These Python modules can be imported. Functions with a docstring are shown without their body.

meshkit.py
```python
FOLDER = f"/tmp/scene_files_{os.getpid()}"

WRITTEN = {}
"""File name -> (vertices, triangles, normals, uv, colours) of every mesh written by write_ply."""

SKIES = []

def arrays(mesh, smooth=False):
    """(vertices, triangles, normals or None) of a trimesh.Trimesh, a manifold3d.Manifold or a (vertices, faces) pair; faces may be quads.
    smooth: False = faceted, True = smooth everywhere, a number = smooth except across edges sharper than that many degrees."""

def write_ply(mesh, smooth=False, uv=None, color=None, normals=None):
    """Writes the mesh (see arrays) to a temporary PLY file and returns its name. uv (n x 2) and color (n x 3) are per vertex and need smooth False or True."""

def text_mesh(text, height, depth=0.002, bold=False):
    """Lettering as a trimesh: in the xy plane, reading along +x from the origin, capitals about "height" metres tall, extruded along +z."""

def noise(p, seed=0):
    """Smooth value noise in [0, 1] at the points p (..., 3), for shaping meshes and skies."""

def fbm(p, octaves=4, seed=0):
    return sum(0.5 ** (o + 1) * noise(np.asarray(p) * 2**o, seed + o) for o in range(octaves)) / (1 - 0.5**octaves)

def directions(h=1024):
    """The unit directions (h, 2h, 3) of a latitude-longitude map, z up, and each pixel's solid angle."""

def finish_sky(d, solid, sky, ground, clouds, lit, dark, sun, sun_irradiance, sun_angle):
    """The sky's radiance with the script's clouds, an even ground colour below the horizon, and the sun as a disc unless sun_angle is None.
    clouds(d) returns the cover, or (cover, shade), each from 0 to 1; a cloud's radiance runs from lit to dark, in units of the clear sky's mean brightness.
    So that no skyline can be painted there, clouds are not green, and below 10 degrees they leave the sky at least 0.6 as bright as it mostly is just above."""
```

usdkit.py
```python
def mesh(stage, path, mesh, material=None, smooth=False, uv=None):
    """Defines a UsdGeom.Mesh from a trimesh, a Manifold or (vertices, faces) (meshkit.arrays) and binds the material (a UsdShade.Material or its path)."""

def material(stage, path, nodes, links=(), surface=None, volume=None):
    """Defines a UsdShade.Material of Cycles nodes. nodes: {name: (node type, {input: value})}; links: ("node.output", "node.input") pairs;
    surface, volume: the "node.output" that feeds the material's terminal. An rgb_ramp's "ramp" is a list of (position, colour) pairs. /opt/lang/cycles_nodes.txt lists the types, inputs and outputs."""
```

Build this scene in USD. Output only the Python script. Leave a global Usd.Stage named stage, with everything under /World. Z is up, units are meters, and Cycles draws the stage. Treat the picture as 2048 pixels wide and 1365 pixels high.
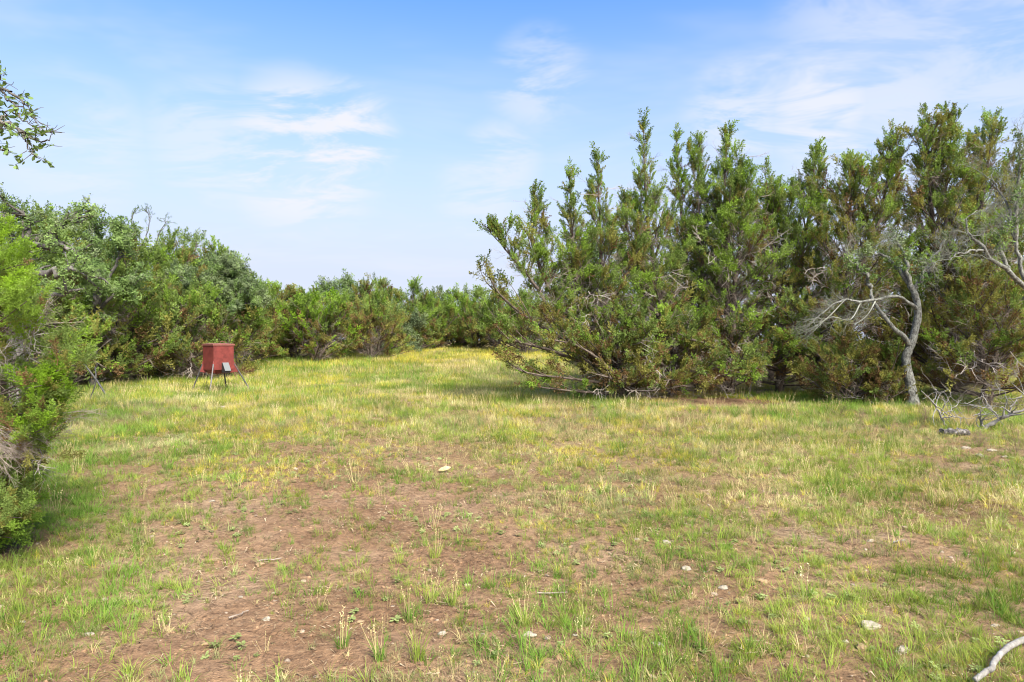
import math, random
import numpy as np
import trimesh, usdkit, meshkit
from pxr import Usd, UsdGeom, UsdLux, UsdShade, Gf, Sdf, Vt

stage = Usd.Stage.CreateInMemory()
UsdGeom.SetStageUpAxis(stage, 'Z')
UsdGeom.SetStageMetersPerUnit(stage, 1.0)
UsdGeom.Xform.Define(stage, '/World')
UsdGeom.Scope.Define(stage, '/World/Looks')
UP = np.array([0, 0, 1.0])

# ---------------------------------------------------------------- camera
EYE = 1.6
FPX = 1365.3            # focal length in pixels of the 2048 px wide photograph (24 mm on 36 mm)
cam = UsdGeom.Camera.Define(stage, '/World/camera')
cam.CreateHorizontalApertureAttr(36.0)
cam.CreateFocalLengthAttr(24.0)
cam.AddTranslateOp().Set((0, 0, EYE))
cam.AddRotateXYZOp().Set((90, 0, 0))
cam.CreateExposureAttr(1.8)

# ---------------------------------------------------------------- sun and sky
SUN = np.array([0.42, -0.72, 0.82]); SUN /= np.linalg.norm(SUN)
SUN_EL, SUN_ROT = math.asin(SUN[2]), math.atan2(SUN[0], SUN[1])
sun = UsdLux.DistantLight.Define(stage, '/World/sun')
sun.CreateNormalizeAttr(True); sun.CreateIntensityAttr(0.94); sun.CreateAngleAttr(28.0); sun.CreateColorAttr((1.0, 0.93, 0.82))
_z = SUN; _x = np.cross([0, 1, 0], _z); _x /= np.linalg.norm(_x); _y = np.cross(_z, _x)
_m = np.eye(4); _m[0, :3], _m[1, :3], _m[2, :3] = _x, _y, _z
sun.AddTransformOp().Set(Gf.Matrix4d(*_m.ravel().tolist()))


def direction(px, py):
    v = np.array([(px - 1024) / FPX, 1.0, (682.5 - py) / FPX])
    return v / np.linalg.norm(v)


def sky_material():
    nodes = {
        'sky': ('sky_texture', {'sky_type': 'single_scattering', 'sun_disc': False, 'sun_elevation': SUN_EL, 'sun_rotation': SUN_ROT,
                                'air_density': 1.0, 'aerosol_density': 0.6, 'ozone_density': 2.2}),
        'hs': ('hsv', {'hue': .505, 'saturation': 1.28, 'value': 1.06}),
        'tc': ('texture_coordinate', {}), 'sx': ('separate_xyz', {}),
        # pale veil of high haze growing towards the horizon, all the way round
        'veil': ('map_range', {'range_type': 'smoothstep', 'from_min': 0.53, 'from_max': 0.07, 'to_min': 0.0, 'to_max': 0.97, 'clamp': True}),
        # direction projected on a high cloud layer
        'zp': ('math', {'math_type': 'add', 'value2': 0.12}), 'u': ('math', {'math_type': 'divide'}), 'v': ('math', {'math_type': 'divide'}),
        'uv': ('combine_xyz', {}),
        'map': ('mapping', {'scale': (1.0, 1.5, 1.0), 'rotation': (0, 0, 0.35), 'location': (3.1, 1.4, 0)}),
        'n1': ('noise_texture', {'scale': 1.1, 'detail': 4.0, 'roughness': 0.55, 'distortion': 0.5}),
        'n2': ('noise_texture', {'scale': 2.1, 'detail': 5.0, 'roughness': 0.62, 'distortion': 0.6}),
        'c1': ('map_range', {'range_type': 'smoothstep', 'from_min': 0.45, 'from_max': 0.75, 'to_min': 0.0, 'to_max': 0.28, 'clamp': True}),
        'w2': ('map_range', {'range_type': 'smoothstep', 'from_min': 0.39, 'from_max': 0.60, 'to_min': 0.0, 'to_max': 1.0, 'clamp': True}),
        'm1': ('mix', {'color2': (0.0, 0.0, 0.0)}), 'm2': ('mix', {}), 'm3': ('mix', {}),
        'b': ('background_shader', {'strength': 0.081}),
    }
    nodes['m1'] = ('mix', {'color2': VEIL})
    nodes['m2'] = ('mix', {'color2': CLOUD})
    nodes['m3'] = ('mix', {'color2': CLOUD})
    links = [('tc.generated', 'sx.vector'), ('sx.z', 'veil.value'), ('sx.z', 'zp.value1'), ('sx.x', 'u.value1'), ('zp.value', 'u.value2'),
             ('sx.y', 'v.value1'), ('zp.value', 'v.value2'), ('u.value', 'uv.x'), ('v.value', 'uv.y'), ('uv.vector', 'map.vector'),
             ('map.vector', 'n1.vector'), ('map.vector', 'n2.vector'), ('n1.fac', 'c1.value'), ('n2.fac', 'w2.value'),
             ('sky.color', 'hs.color'), ('hs.color', 'm1.color1'), ('veil.result', 'm1.fac'), ('m1.color', 'm2.color1'), ('c1.result', 'm2.fac')]
    # wisps of cirrus at their own places in the sky
    last = None
    for k, (px, py, rad, amount) in enumerate(WISPS):
        c = direction(px, py)
        nodes[f'd{k}'] = ('vector_math', {'math_type': 'dot_product', 'vector2': tuple(c)})
        nodes[f'r{k}'] = ('map_range', {'range_type': 'smoothstep', 'from_min': math.cos(math.radians(rad)), 'from_max': 1.0, 'to_min': 0.0, 'to_max': amount, 'clamp': True})
        links += [('tc.generated', f'd{k}.vector1'), (f'd{k}.value', f'r{k}.value')]
        if last is None:
            last = f'r{k}.result'
        else:
            nodes[f'a{k}'] = ('math', {'math_type': 'maximum'})
            links += [(last, f'a{k}.value1'), (f'r{k}.result', f'a{k}.value2')]
            last = f'a{k}.value'
    nodes['wm'] = ('math', {'math_type': 'multiply', 'use_clamp': True})
    links += [(last, 'wm.value1'), ('w2.result', 'wm.value2'), ('wm.value', 'm3.fac'), ('m2.color', 'm3.color1'), ('m3.color', 'b.color')]
    return usdkit.material(stage, '/World/Looks/sky_look', nodes, links, surface='b.background')


VEIL = (2.58, 2.80, 3.45)
CLOUD = (3.2, 3.26, 3.5)
WISPS = [(600, 310, 7.5, 1.0), (640, 300, 3.6, 1.0), (690, 270, 5, 1.0), (570, 370, 3.5, 0.9), (430, 290, 6, 0.5), (1000, 320, 4, 0.55), (960, 380, 4.5, 0.45), (1080, 165, 5, 0.5),
         (1480, 225, 5, 0.65), (1540, 175, 3.5, 0.5), (1640, 220, 5, 0.85), (1780, 225, 6, 0.6), (1750, 30, 8, 0.4), (1950, 40, 8, 0.4), (1950, 180, 6, 0.45), (150, 285, 6, 0.4), (1700, 290, 5, .6)]
dome = UsdLux.DomeLight.Define(stage, '/World/sky')
UsdShade.MaterialBindingAPI.Apply(dome.GetPrim()).Bind(sky_material())
dome.GetPrim().SetCustomDataByKey('kind', 'structure')

# ---------------------------------------------------------------- helpers
USED = {}


def numbered(parent, name):
    k = (parent, name)
    n = USED.get(k, -1) + 1
    USED[k] = n
    return f'{parent}/{name}' if n == 0 else f'{parent}/{name}_{n:03d}'


def tag(prim, label=None, category=None, group=None, kind=None):
    prim = prim.GetPrim() if hasattr(prim, 'GetPrim') else prim
    for k, v in (('label', label), ('category', category), ('group', group), ('kind', kind)):
        if v:
            prim.SetCustomDataByKey(k, v)
    return prim


def thing(name, label, category, group=None, loc=(0, 0, 0), rz=0.0):
    x = UsdGeom.Xform.Define(stage, numbered('/World', name))
    x.AddTranslateOp().Set(tuple(float(v) for v in loc))
    if rz:
        x.AddRotateZOp().Set(math.degrees(rz))
    tag(x, label, category, group)
    return str(x.GetPath())


def obj(name, mesh, material, parent='/World', smooth=False):
    return usdkit.mesh(stage, numbered(parent, name), mesh, material, smooth=smooth)


def P(px, py, d):
    """The point seen at the photograph's pixel (px, py) at the distance d in front of the camera."""
    return np.array([(px - 1024) / FPX * d, d, EYE - (py - 682.5) / FPX * d])


def ground_h(x, y):
    x, y = np.asarray(x, float), np.asarray(y, float)
    s = np.clip((y - 21) / 36, 0, 1)
    h = 0.98 * s * s * (3 - 2 * s)
    return h + 0.10 * (meshkit.fbm(np.stack([x * 0.10 + 7, y * 0.10 + 3, 0 * x], -1), 2, 5) - 0.5) * np.clip((np.hypot(x, y) - 6) / 10, 0, 1)


def ground_detail(x, y):
    x, y = np.asarray(x, float), np.asarray(y, float)
    p = np.stack([x, y, 0 * x], -1)
    return (meshkit.fbm(p * 1.7, 3, 11) - .5) * 0.07 + (meshkit.fbm(p * 7, 3, 12) - .5) * 0.03


def full_h(x, y):
    return ground_h(x, y) + ground_detail(x, y)


def G(px, py):
    """The ground point seen at a pixel."""
    d = np.linspace(2.5, 80, 4000)
    x = (px - 1024) / FPX * d
    z = EYE - (py - 682.5) / FPX * d
    k = np.argmax(z <= ground_h(x, d))
    return np.array([x[k], d[k], float(full_h(x[k], d[k]))])


def to_px(p):
    return 1024 + p[..., 0] / p[..., 1] * FPX, 682.5 - (p[..., 2] - EYE) / p[..., 1] * FPX


def unit(v):
    v = np.asarray(v, float)
    return v / (np.linalg.norm(v, axis=-1, keepdims=True) + 1e-12)


def tube(points, radii, sides=5, cap=True):
    p = np.asarray(points, float)
    n = len(p)
    t = unit(np.gradient(p, axis=0))
    ref = np.where(np.abs(t[:, 2:]) < 0.92, [[0, 0, 1.0]], [[1.0, 0, 0]]) if n < 3 else (UP if abs(t[:, 2]).mean() < 0.8 else np.array([1.0, 0, 0]))
    a = unit(np.cross(t, np.broadcast_to(ref, t.shape)))
    b = np.cross(t, a)
    ang = np.arange(sides) * 2 * np.pi / sides
    r = np.broadcast_to(np.asarray(radii, float), (n,)) if np.ndim(radii) < 2 else radii
    rr = r[:, None] if np.ndim(r) == 1 else r
    v = p[:, None] + rr[..., None] * (np.cos(ang)[None, :, None] * a[:, None] + np.sin(ang)[None, :, None] * b[:, None])
    i, j = np.meshgrid(np.arange(n - 1), np.arange(sides), indexing='ij')
    q0, q1, q2, q3 = i * sides + j, i * sides + (j + 1) % sides, (i + 1) * sides + (j + 1) % sides, (i + 1) * sides + j
    f = np.concatenate([np.stack([q0, q1, q2], -1).reshape(-1, 3), np.stack([q0, q2, q3], -1).reshape(-1, 3)])
    v = v.reshape(-1, 3)
    if cap and sides > 4:
        k = len(v)
        v = np.vstack([v, p[0], p[-1]])
        e = np.arange(sides)
        f = np.vstack([f, np.stack([np.full(sides, k), (e + 1) % sides, e], -1), np.stack([np.full(sides, k + 1), (n - 1) * sides + e, (n - 1) * sides + (e + 1) % sides], -1)])
    return v, f


def join(parts):
    vs, fs, n = [], [], 0
    for v, f in parts:
        vs.append(v); fs.append(np.asarray(f) + n); n += len(v)
    return np.vstack(vs), np.vstack(fs)


def smooth_line(pts, n):
    """Catmull-Rom through pts, n points."""
    pts = np.asarray(pts, float)
    if len(pts) == 2:
        return pts[0] + (pts[1] - pts[0]) * np.linspace(0, 1, n)[:, None]
    q = np.vstack([2 * pts[0] - pts[1], pts, 2 * pts[-1] - pts[-2]])
    s = np.linspace(0, len(pts) - 1 - 1e-9, n)
    i = s.astype(int); u = (s - i)[:, None]
    p0, p1, p2, p3 = q[i], q[i + 1], q[i + 2], q[i + 3]
    return 0.5 * (2 * p1 + (p2 - p0) * u + (2 * p0 - 5 * p1 + 4 * p2 - p3) * u ** 2 + (3 * p1 - p0 - 3 * p2 + p3) * u ** 3)


# ---------------------------------------------------------------- materials
def leaf_look(name, stops, scale=1.1, trans=0.27, rough=0.55, jitter=0.35, spec=0.25, tcol=None):
    """stops: colour ramp; a slow noise in world space, a per-copy and a per-blade variation pick from it."""
    n = {'g': ('geometry', {}), 'o': ('object_info', {}), 'n': ('noise_texture', {'scale': scale, 'detail': 2.0, 'roughness': 0.6}),
         'a': ('math', {'math_type': 'multiply_add', 'value2': jitter, 'value3': -jitter / 2}), 'b': ('math', {'math_type': 'multiply_add', 'value2': jitter, 'value3': -jitter / 2}),
         's': ('math', {'math_type': 'add'}), 's2': ('math', {'math_type': 'add', 'use_clamp': True}),
         'st': ('map_range', {'from_min': 0.28, 'from_max': 0.72, 'to_min': 0.0, 'to_max': 1.0}),
         'r': ('rgb_ramp', {'ramp': stops}), 'p': (('principled_bsdf', {'roughness': rough, 'specular_ior_level': spec}) if spec > .3 else ('diffuse_bsdf', {})),
         't': ('translucent_bsdf', {}), 'tc': ('mix', {'mix_type': 'multiply', 'fac': 1.0, 'color2': (trans * 2.3, trans * 2.2, trans * 1.6)}), 'm': ('add_closure', {})}
    l = [('g.position', 'n.vector'), ('n.fac', 'st.value'), ('o.random', 'a.value1'), ('g.random_per_island', 'b.value1'), ('st.result', 's.value1'), ('a.value', 's.value2'),
         ('s.value', 's2.value1'), ('b.value', 's2.value2'), ('s2.value', 'r.fac'), ('r.color', 'p.base_color' if spec > .3 else 'p.color'), ('r.color', 'tc.color1'), ('tc.color', 't.color'), ('p.BSDF', 'm.closure1'), ('t.BSDF', 'm.closure2')]
    return usdkit.material(stage, f'/World/Looks/{name}', n, l, surface='m.closure')


def bark_look(name, stops, scale=12.0, stretch=0.25, bump=0.6, rough=0.9, dist=0.02):
    n = {'g': ('geometry', {}), 'mp': ('mapping', {'scale': (1, 1, stretch)}), 'n': ('noise_texture', {'scale': scale, 'detail': 5.0, 'roughness': 0.65}),
         'v': ('noise_texture', {'scale': scale * 3.1, 'detail': 4.0, 'roughness': 0.7}), 'mx': ('mix', {'fac': 0.5}), 'r': ('rgb_ramp', {'ramp': stops}),
         'bu': ('bump', {'strength': bump, 'distance': dist}), 'p': ('principled_bsdf', {'roughness': rough, 'specular_ior_level': 0.2})}
    l = [('g.position', 'mp.vector'), ('mp.vector', 'n.vector'), ('mp.vector', 'v.vector'), ('n.color', 'mx.color1'), ('v.color', 'mx.color2'), ('n.fac', 'r.fac'), ('mx.color', 'bu.height'),
         ('bu.normal', 'p.normal'), ('r.color', 'p.base_color')]
    n['ml'] = ('math', {'math_type': 'multiply_add', 'value2': 0.5, 'value3': 0.0}); n['m2'] = ('math', {'math_type': 'multiply_add', 'value2': 0.5})
    l = [x for x in l if x != ('n.fac', 'r.fac') and x[1] not in ('mx.color1', 'mx.color2', 'bu.height')]
    l += [('n.fac', 'ml.value1'), ('v.fac', 'm2.value1'), ('ml.value', 'm2.value3'), ('m2.value', 'r.fac'), ('m2.value', 'bu.height')]
    del n['mx']
    return usdkit.material(stage, f'/World/Looks/{name}', n, l, surface='p.BSDF')


def plain_look(name, col, rough=0.5, metallic=0.0, vary=0.15, scale=20.0, spec=0.4, bump=0.0):
    c = np.array(col)
    n = {'g': ('geometry', {}), 'n': ('noise_texture', {'scale': scale, 'detail': 5.0, 'roughness': 0.65}),
         'r': ('rgb_ramp', {'ramp': [(0.3, tuple(c * (1 - vary))), (0.7, tuple(np.minimum(c * (1 + vary), .9)))]}),
         'p': ('principled_bsdf', {'roughness': rough, 'metallic': metallic, 'specular_ior_level': spec}), 'b': ('bump', {'strength': bump, 'distance': 0.01})}
    l = [('g.position', 'n.vector'), ('n.fac', 'r.fac'), ('r.color', 'p.base_color')]
    if bump:
        l += [('n.fac', 'b.height'), ('b.normal', 'p.normal')]
    else:
        del n['b']
    return usdkit.material(stage, f'/World/Looks/{name}', n, l, surface='p.BSDF')


M = {}
M['juniper'] = leaf_look('juniper_leaf', [(0, (.064, .092, .024)), (.35, (.105, .148, .038)), (.7, (.148, .200, .052)), (1, (.195, .255, .070))])
M['juniper_bright'] = leaf_look('juniper_bright_leaf', [(0, (.080, .130, .020)), (.4, (.132, .205, .030)), (1, (.205, .290, .048))])
M['juniper_fresh'] = leaf_look('juniper_fresh_leaf', [(0, (.095, .165, .014)), (.4, (.150, .250, .020)), (1, (.235, .345, .034))])
M['juniper_olive'] = leaf_look('juniper_olive_leaf', [(0, (.095, .090, .026)), (.4, (.150, .148, .038)), (1, (.220, .222, .056))])
M['juniper_brown'] = leaf_look('juniper_brown_leaf', [(0, (.080, .050, .024)), (.5, (.145, .092, .042)), (1, (.210, .145, .072))], trans=.15)
M['oak'] = leaf_look('oak_leaf', [(0, (.065, .105, .034)), (.4, (.110, .165, .052)), (1, (.175, .240, .080))], rough=.55)
M['oak_pale'] = leaf_look('oak_pale_leaf', [(0, (.075, .100, .050)), (.5, (.120, .152, .075)), (1, (.18, .215, .11))], rough=.55)
M['bark'] = bark_look('juniper_bark', [(.3, (.035, .026, .02)), (.5, (.10, .078, .062)), (.72, (.21, .18, .15))], stretch=.12)
M['oak_bark'] = bark_look('oak_bark', [(.32, (.03, .027, .024)), (.5, (.10, .092, .082)), (.7, (.26, .25, .22))])
M['lichen_bark'] = bark_look('lichen_bark', [(.36, (.024, .022, .019)), (.45, (.085, .082, .072)), (.54, (.19, .193, .167)), (.68, (.33, .34, .295))], scale=17, stretch=.6, bump=.9, dist=.03)
M['twig'] = bark_look('dead_twig', [(.3, (.11, .085, .066)), (.5, (.25, .205, .165)), (.7, (.40, .35, .30))], scale=3)
M['snag'] = bark_look('dead_limb', [(.3, (.17, .14, .115)), (.5, (.33, .29, .25)), (.7, (.48, .44, .39))], scale=4)
M['lichen_twig'] = bark_look('lichen_twig', [(.3, (.08, .08, .06)), (.5, (.17, .175, .14)), (.7, (.29, .30, .25))], scale=3)
M['dead_wood'] = bark_look('dead_wood', [(.3, (.09, .082, .07)), (.5, (.20, .188, .168)), (.7, (.34, .325, .30))], scale=9, stretch=1)
M['dark_wood'] = bark_look('dark_wood', [(.35, (.02, .019, .018)), (.5, (.07, .065, .06)), (.66, (.45, .42, .38))], scale=7, stretch=1)
M['green'] = leaf_look('green_grass', [(0, (.095, .130, .022)), (.5, (.180, .228, .042)), (1, (.28, .32, .078))], scale=.8, trans=.25, jitter=.5)
M['lush'] = leaf_look('lush_grass', [(0, (.068, .125, .020)), (.5, (.118, .200, .032)), (1, (.20, .29, .06))], scale=.8, trans=.25, jitter=.4)
M['blue'] = leaf_look('grey_green_grass', [(0, (.115, .130, .052)), (.5, (.19, .205, .085)), (1, (.29, .30, .14))], scale=.8, trans=.25, jitter=.5)
M['yellow'] = leaf_look('yellow_grass', [(0, (.23, .21, .034)), (.5, (.37, .33, .058)), (1, (.48, .42, .11))], scale=.8, trans=.25, jitter=.5)
M['straw'] = leaf_look('straw_grass', [(0, (.25, .205, .095)), (.5, (.40, .34, .165)), (1, (.56, .50, .30))], scale=.8, trans=.2, jitter=.6)
M['weed'] = leaf_look('weed_leaf', [(0, (.13, .16, .055)), (.5, (.21, .25, .095)), (1, (.30, .34, .15))], scale=1.5, trans=.25)
M['dead_weed'] = leaf_look('dead_weed', [(0, (.13, .085, .06)), (.5, (.22, .155, .11)), (1, (.33, .25, .19))], scale=2, trans=.1)
M['litter'] = leaf_look('litter', [(0, (.12, .075, .045)), (.5, (.30, .22, .13)), (1, (.50, .41, .28))], scale=3, trans=.05, jitter=.9)
M['stone'] = plain_look('limestone', (.27, .235, .18), rough=.9, vary=.35, scale=26, spec=.2, bump=.6)
M['stone_tan'] = plain_look('tan_limestone', (.24, .165, .092), rough=.9, vary=.3, scale=26, spec=.2, bump=.6)
M['pebble'] = plain_look('pebble', (.27, .21, .15), rough=.9, vary=.5, scale=9, spec=.2)
M['red'] = plain_look('red_paint', (.140, .028, .022), rough=.55, vary=.32, scale=7, spec=.35, bump=.05)
M['lid'] = plain_look('faded_red_paint', (.20, .075, .058), rough=.5, vary=.18, scale=9, spec=.4)
M['steel'] = plain_look('galvanised_pipe', (.135, .13, .125), rough=.6, metallic=.2, vary=.25, scale=30)
M['dark_steel'] = plain_look('dark_pipe', (.07, .068, .065), rough=.6, metallic=.4, vary=.3, scale=30)
M['panel'] = plain_look('grey_panel', (.13, .138, .135), rough=.5, vary=.08, scale=40, spec=.5)
M['black'] = plain_look('dark_housing', (.03, .03, .03), rough=.6, vary=.2, scale=30)


def soil_look():
    n = {'g': ('geometry', {}), 'cov': ('attribute', {'attribute': 'cover'}), 'lit': ('attribute', {'attribute': 'litter'}),
         'n1': ('noise_texture', {'scale': 0.55, 'detail': 3.0, 'roughness': 0.62}), 'n2': ('noise_texture', {'scale': 14.0, 'detail': 6.0, 'roughness': 0.78}),
         'n3': ('noise_texture', {'scale': 60.0, 'detail': 4.0, 'roughness': 0.7}), 'v': ('voronoi_texture', {'scale': 38.0, 'randomness': 1.0}),
         'r1': ('rgb_ramp', {'ramp': [(.3, (.18, .098, .055)), (.5, (.27, .160, .096)), (.72, (.35, .24, .16))]}),
         'r2': ('rgb_ramp', {'ramp': [(.3, (.34, .32, .30)), (.5, (.95, .94, .93)), (.68, (1.5, 1.47, 1.42))]}),
         'mu': ('mix', {'mix_type': 'multiply', 'fac': 0.85}), 'tr': ('rgb_ramp', {'ramp': [(.3, (.12, .12, .035)), (.5, (.20, .19, .055)), (.7, (.30, .26, .10))]}),
         'cm': ('mix', {}), 'lm': ('mix', {'color2': (.13, .075, .046)}),
         'cs': ('math', {'math_type': 'multiply_add', 'value2': 1.2, 'value3': -0.6, }), 'cc': ('math', {'math_type': 'multiply', 'use_clamp': True}),
         'c3': ('map_range', {'from_min': .35, 'from_max': .65, 'to_min': .15, 'to_max': 1.0, 'clamp': True}),
         'pv': ('map_range', {'from_min': .0, 'from_max': .22, 'to_min': 1.0, 'to_max': 0.0, 'clamp': True}), 'pm': ('mix', {'color2': (.33, .26, .19)}), 'pw': ('separate_color', {}),
         'pt': ('math', {'math_type': 'greater_than', 'value2': 0.72}), 'pf': ('math', {'math_type': 'multiply'}),
         'h': ('math', {'math_type': 'multiply_add', 'value2': 0.6}), 'b': ('bump', {'strength': 0.9, 'distance': 0.03}),
         'p': ('principled_bsdf', {'roughness': 0.95, 'specular_ior_level': 0.1})}
    l = [('g.position', x + '.vector') for x in ('n1', 'n2', 'n3', 'v')]
    l += [('n1.fac', 'r1.fac'), ('n2.fac', 'r2.fac'), ('r1.color', 'mu.color1'), ('r2.color', 'mu.color2'), ('v.color', 'pw.color'), ('pw.r', 'pt.value1'), ('v.distance', 'pv.value'),
          ('pv.result', 'pf.value1'), ('pt.value', 'pf.value2'), ('pf.value', 'pm.fac'), ('mu.color', 'pm.color1'), ('n2.fac', 'tr.fac'), ('n2.fac', 'c3.value'), ('cov.fac', 'cc.value1'), ('c3.result', 'cc.value2'),
          ('pm.color', 'cm.color1'), ('tr.color', 'cm.color2'), ('cc.value', 'cm.fac'), ('cm.color', 'lm.color1'), ('lit.fac', 'lm.fac'), ('lm.color', 'p.base_color'),
          ('n2.fac', 'h.value1'), ('n3.fac', 'h.value3'), ('h.value', 'b.height'), ('b.normal', 'p.normal')]
    del n['cs']
    return usdkit.material(stage, '/World/Looks/soil', n, l, surface='p.BSDF')


M['soil'] = soil_look()

# ---------------------------------------------------------------- what grows where (regions of the meadow, by the pixel they are seen at)
BARE = [(700, 1080, 320, 160, .52), (930, 1050, 190, 130, .42), (420, 1150, 190, 120, .45), (640, 990, 220, 60, .45), (850, 1240, 200, 100, .42), (560, 1290, 280, 80, .45), (280, 1330, 200, 60, .4),
        (700, 900, 160, 40, .35), (1500, 1170, 200, 60, .35), (1750, 1110, 160, 50, .3), (1440, 806, 190, 13, .95), (1960, 905, 90, 22, .6), (820, 800, 80, 14, .45), (700, 775, 70, 8, .5), (270, 985, 70, 35, .55), (1200, 1120, 120, 60, .3),
        (1760, 1265, 120, 40, .45), (1200, 1260, 120, 60, .35), (415, 780, 60, 6, .4)]
KINDS = ('green', 'lush', 'blue', 'yellow', 'straw')
ZONES = [  # px, py, sx, sy, weights of KINDS
    (200, 900, 170, 150, (1.0, .6, 1.1, .12, .35)), (60, 1120, 130, 150, (1.4, 2.6, .3, .05, .15)), (200, 1300, 250, 90, (1.3, .8, .5, .05, .5)),
    (290, 830, 170, 40, (.8, .3, 1.6, .2, .3)), (420, 800, 160, 18, (.35, .1, .2, 2.2, .6)), (560, 900, 170, 65, (.9, .35, .1, 1.7, .35)), (600, 770, 150, 30, (1.1, .5, .1, 1.0, .2)),
    (840, 712, 190, 14, (.35, .05, .1, 2.0, .7)), (930, 737, 70, 9, (.2, 0, .3, .2, 2.4)), (1020, 765, 90, 30, (.8, .1, 1.2, .15, .7)), (780, 755, 120, 18, (1.2, .6, .2, .7, .3)), (860, 820, 130, 50, (.7, .1, .5, .6, 1.5)),
    (700, 860, 120, 30, (.9, .35, .2, 1.1, .7)), (1000, 880, 200, 60, (.5, .05, .6, .4, 1.7)), (1400, 900, 330, 80, (.8, .08, .55, .55, 1.3)), (1750, 900, 250, 60, (1.0, .2, .8, .25, .9)), (1850, 850, 150, 30, (.9, .7, .5, .1, .7)),
    (1700, 1000, 300, 70, (.8, .15, .7, .4, 1.2)), (1350, 1010, 220, 60, (.6, .12, .5, .6, 1.4)), (1300, 1090, 180, 70, (.7, .25, .7, .25, .9)), (1900, 1100, 200, 90, (.9, .35, .8, .25, .8)), (1600, 1240, 450, 130, (1.5, 1.1, .45, .15, .6)),
    (700, 1100, 350, 200, (.7, .25, .9, .12, .55)), (850, 1300, 250, 100, (1.0, .8, .5, .1, .6)), (1650, 815, 150, 16, (.6, 1.6, .3, .1, .5)), (1250, 812, 140, 18, (1.2, .8, .5, .2, .5))]


def meadow(px, py):
    """Grass cover 0..1 and the mix of kinds at pixels."""
    px, py = np.asarray(px, float), np.asarray(py, float)
    cover = .97 - .13 * np.clip((py - 830) / 150, 0, 1)
    for x, y, sx, sy, a in BARE:
        cover *= 1 - a * np.exp(-(((px - x) / sx) ** 2 + ((py - y) / sy) ** 2))
    w = np.full(px.shape + (5,), 0.0) + np.array([.6, .15, .4, .5, .7]) * 0.04
    for x, y, sx, sy, k in ZONES:
        w = w + np.exp(-(((px - x) / sx) ** 2 + ((py - y) / sy) ** 2))[..., None] * np.array(k) * [1.15, 1, 1, 1, .72]
    return cover, w / w.sum(-1, keepdims=True)


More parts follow.
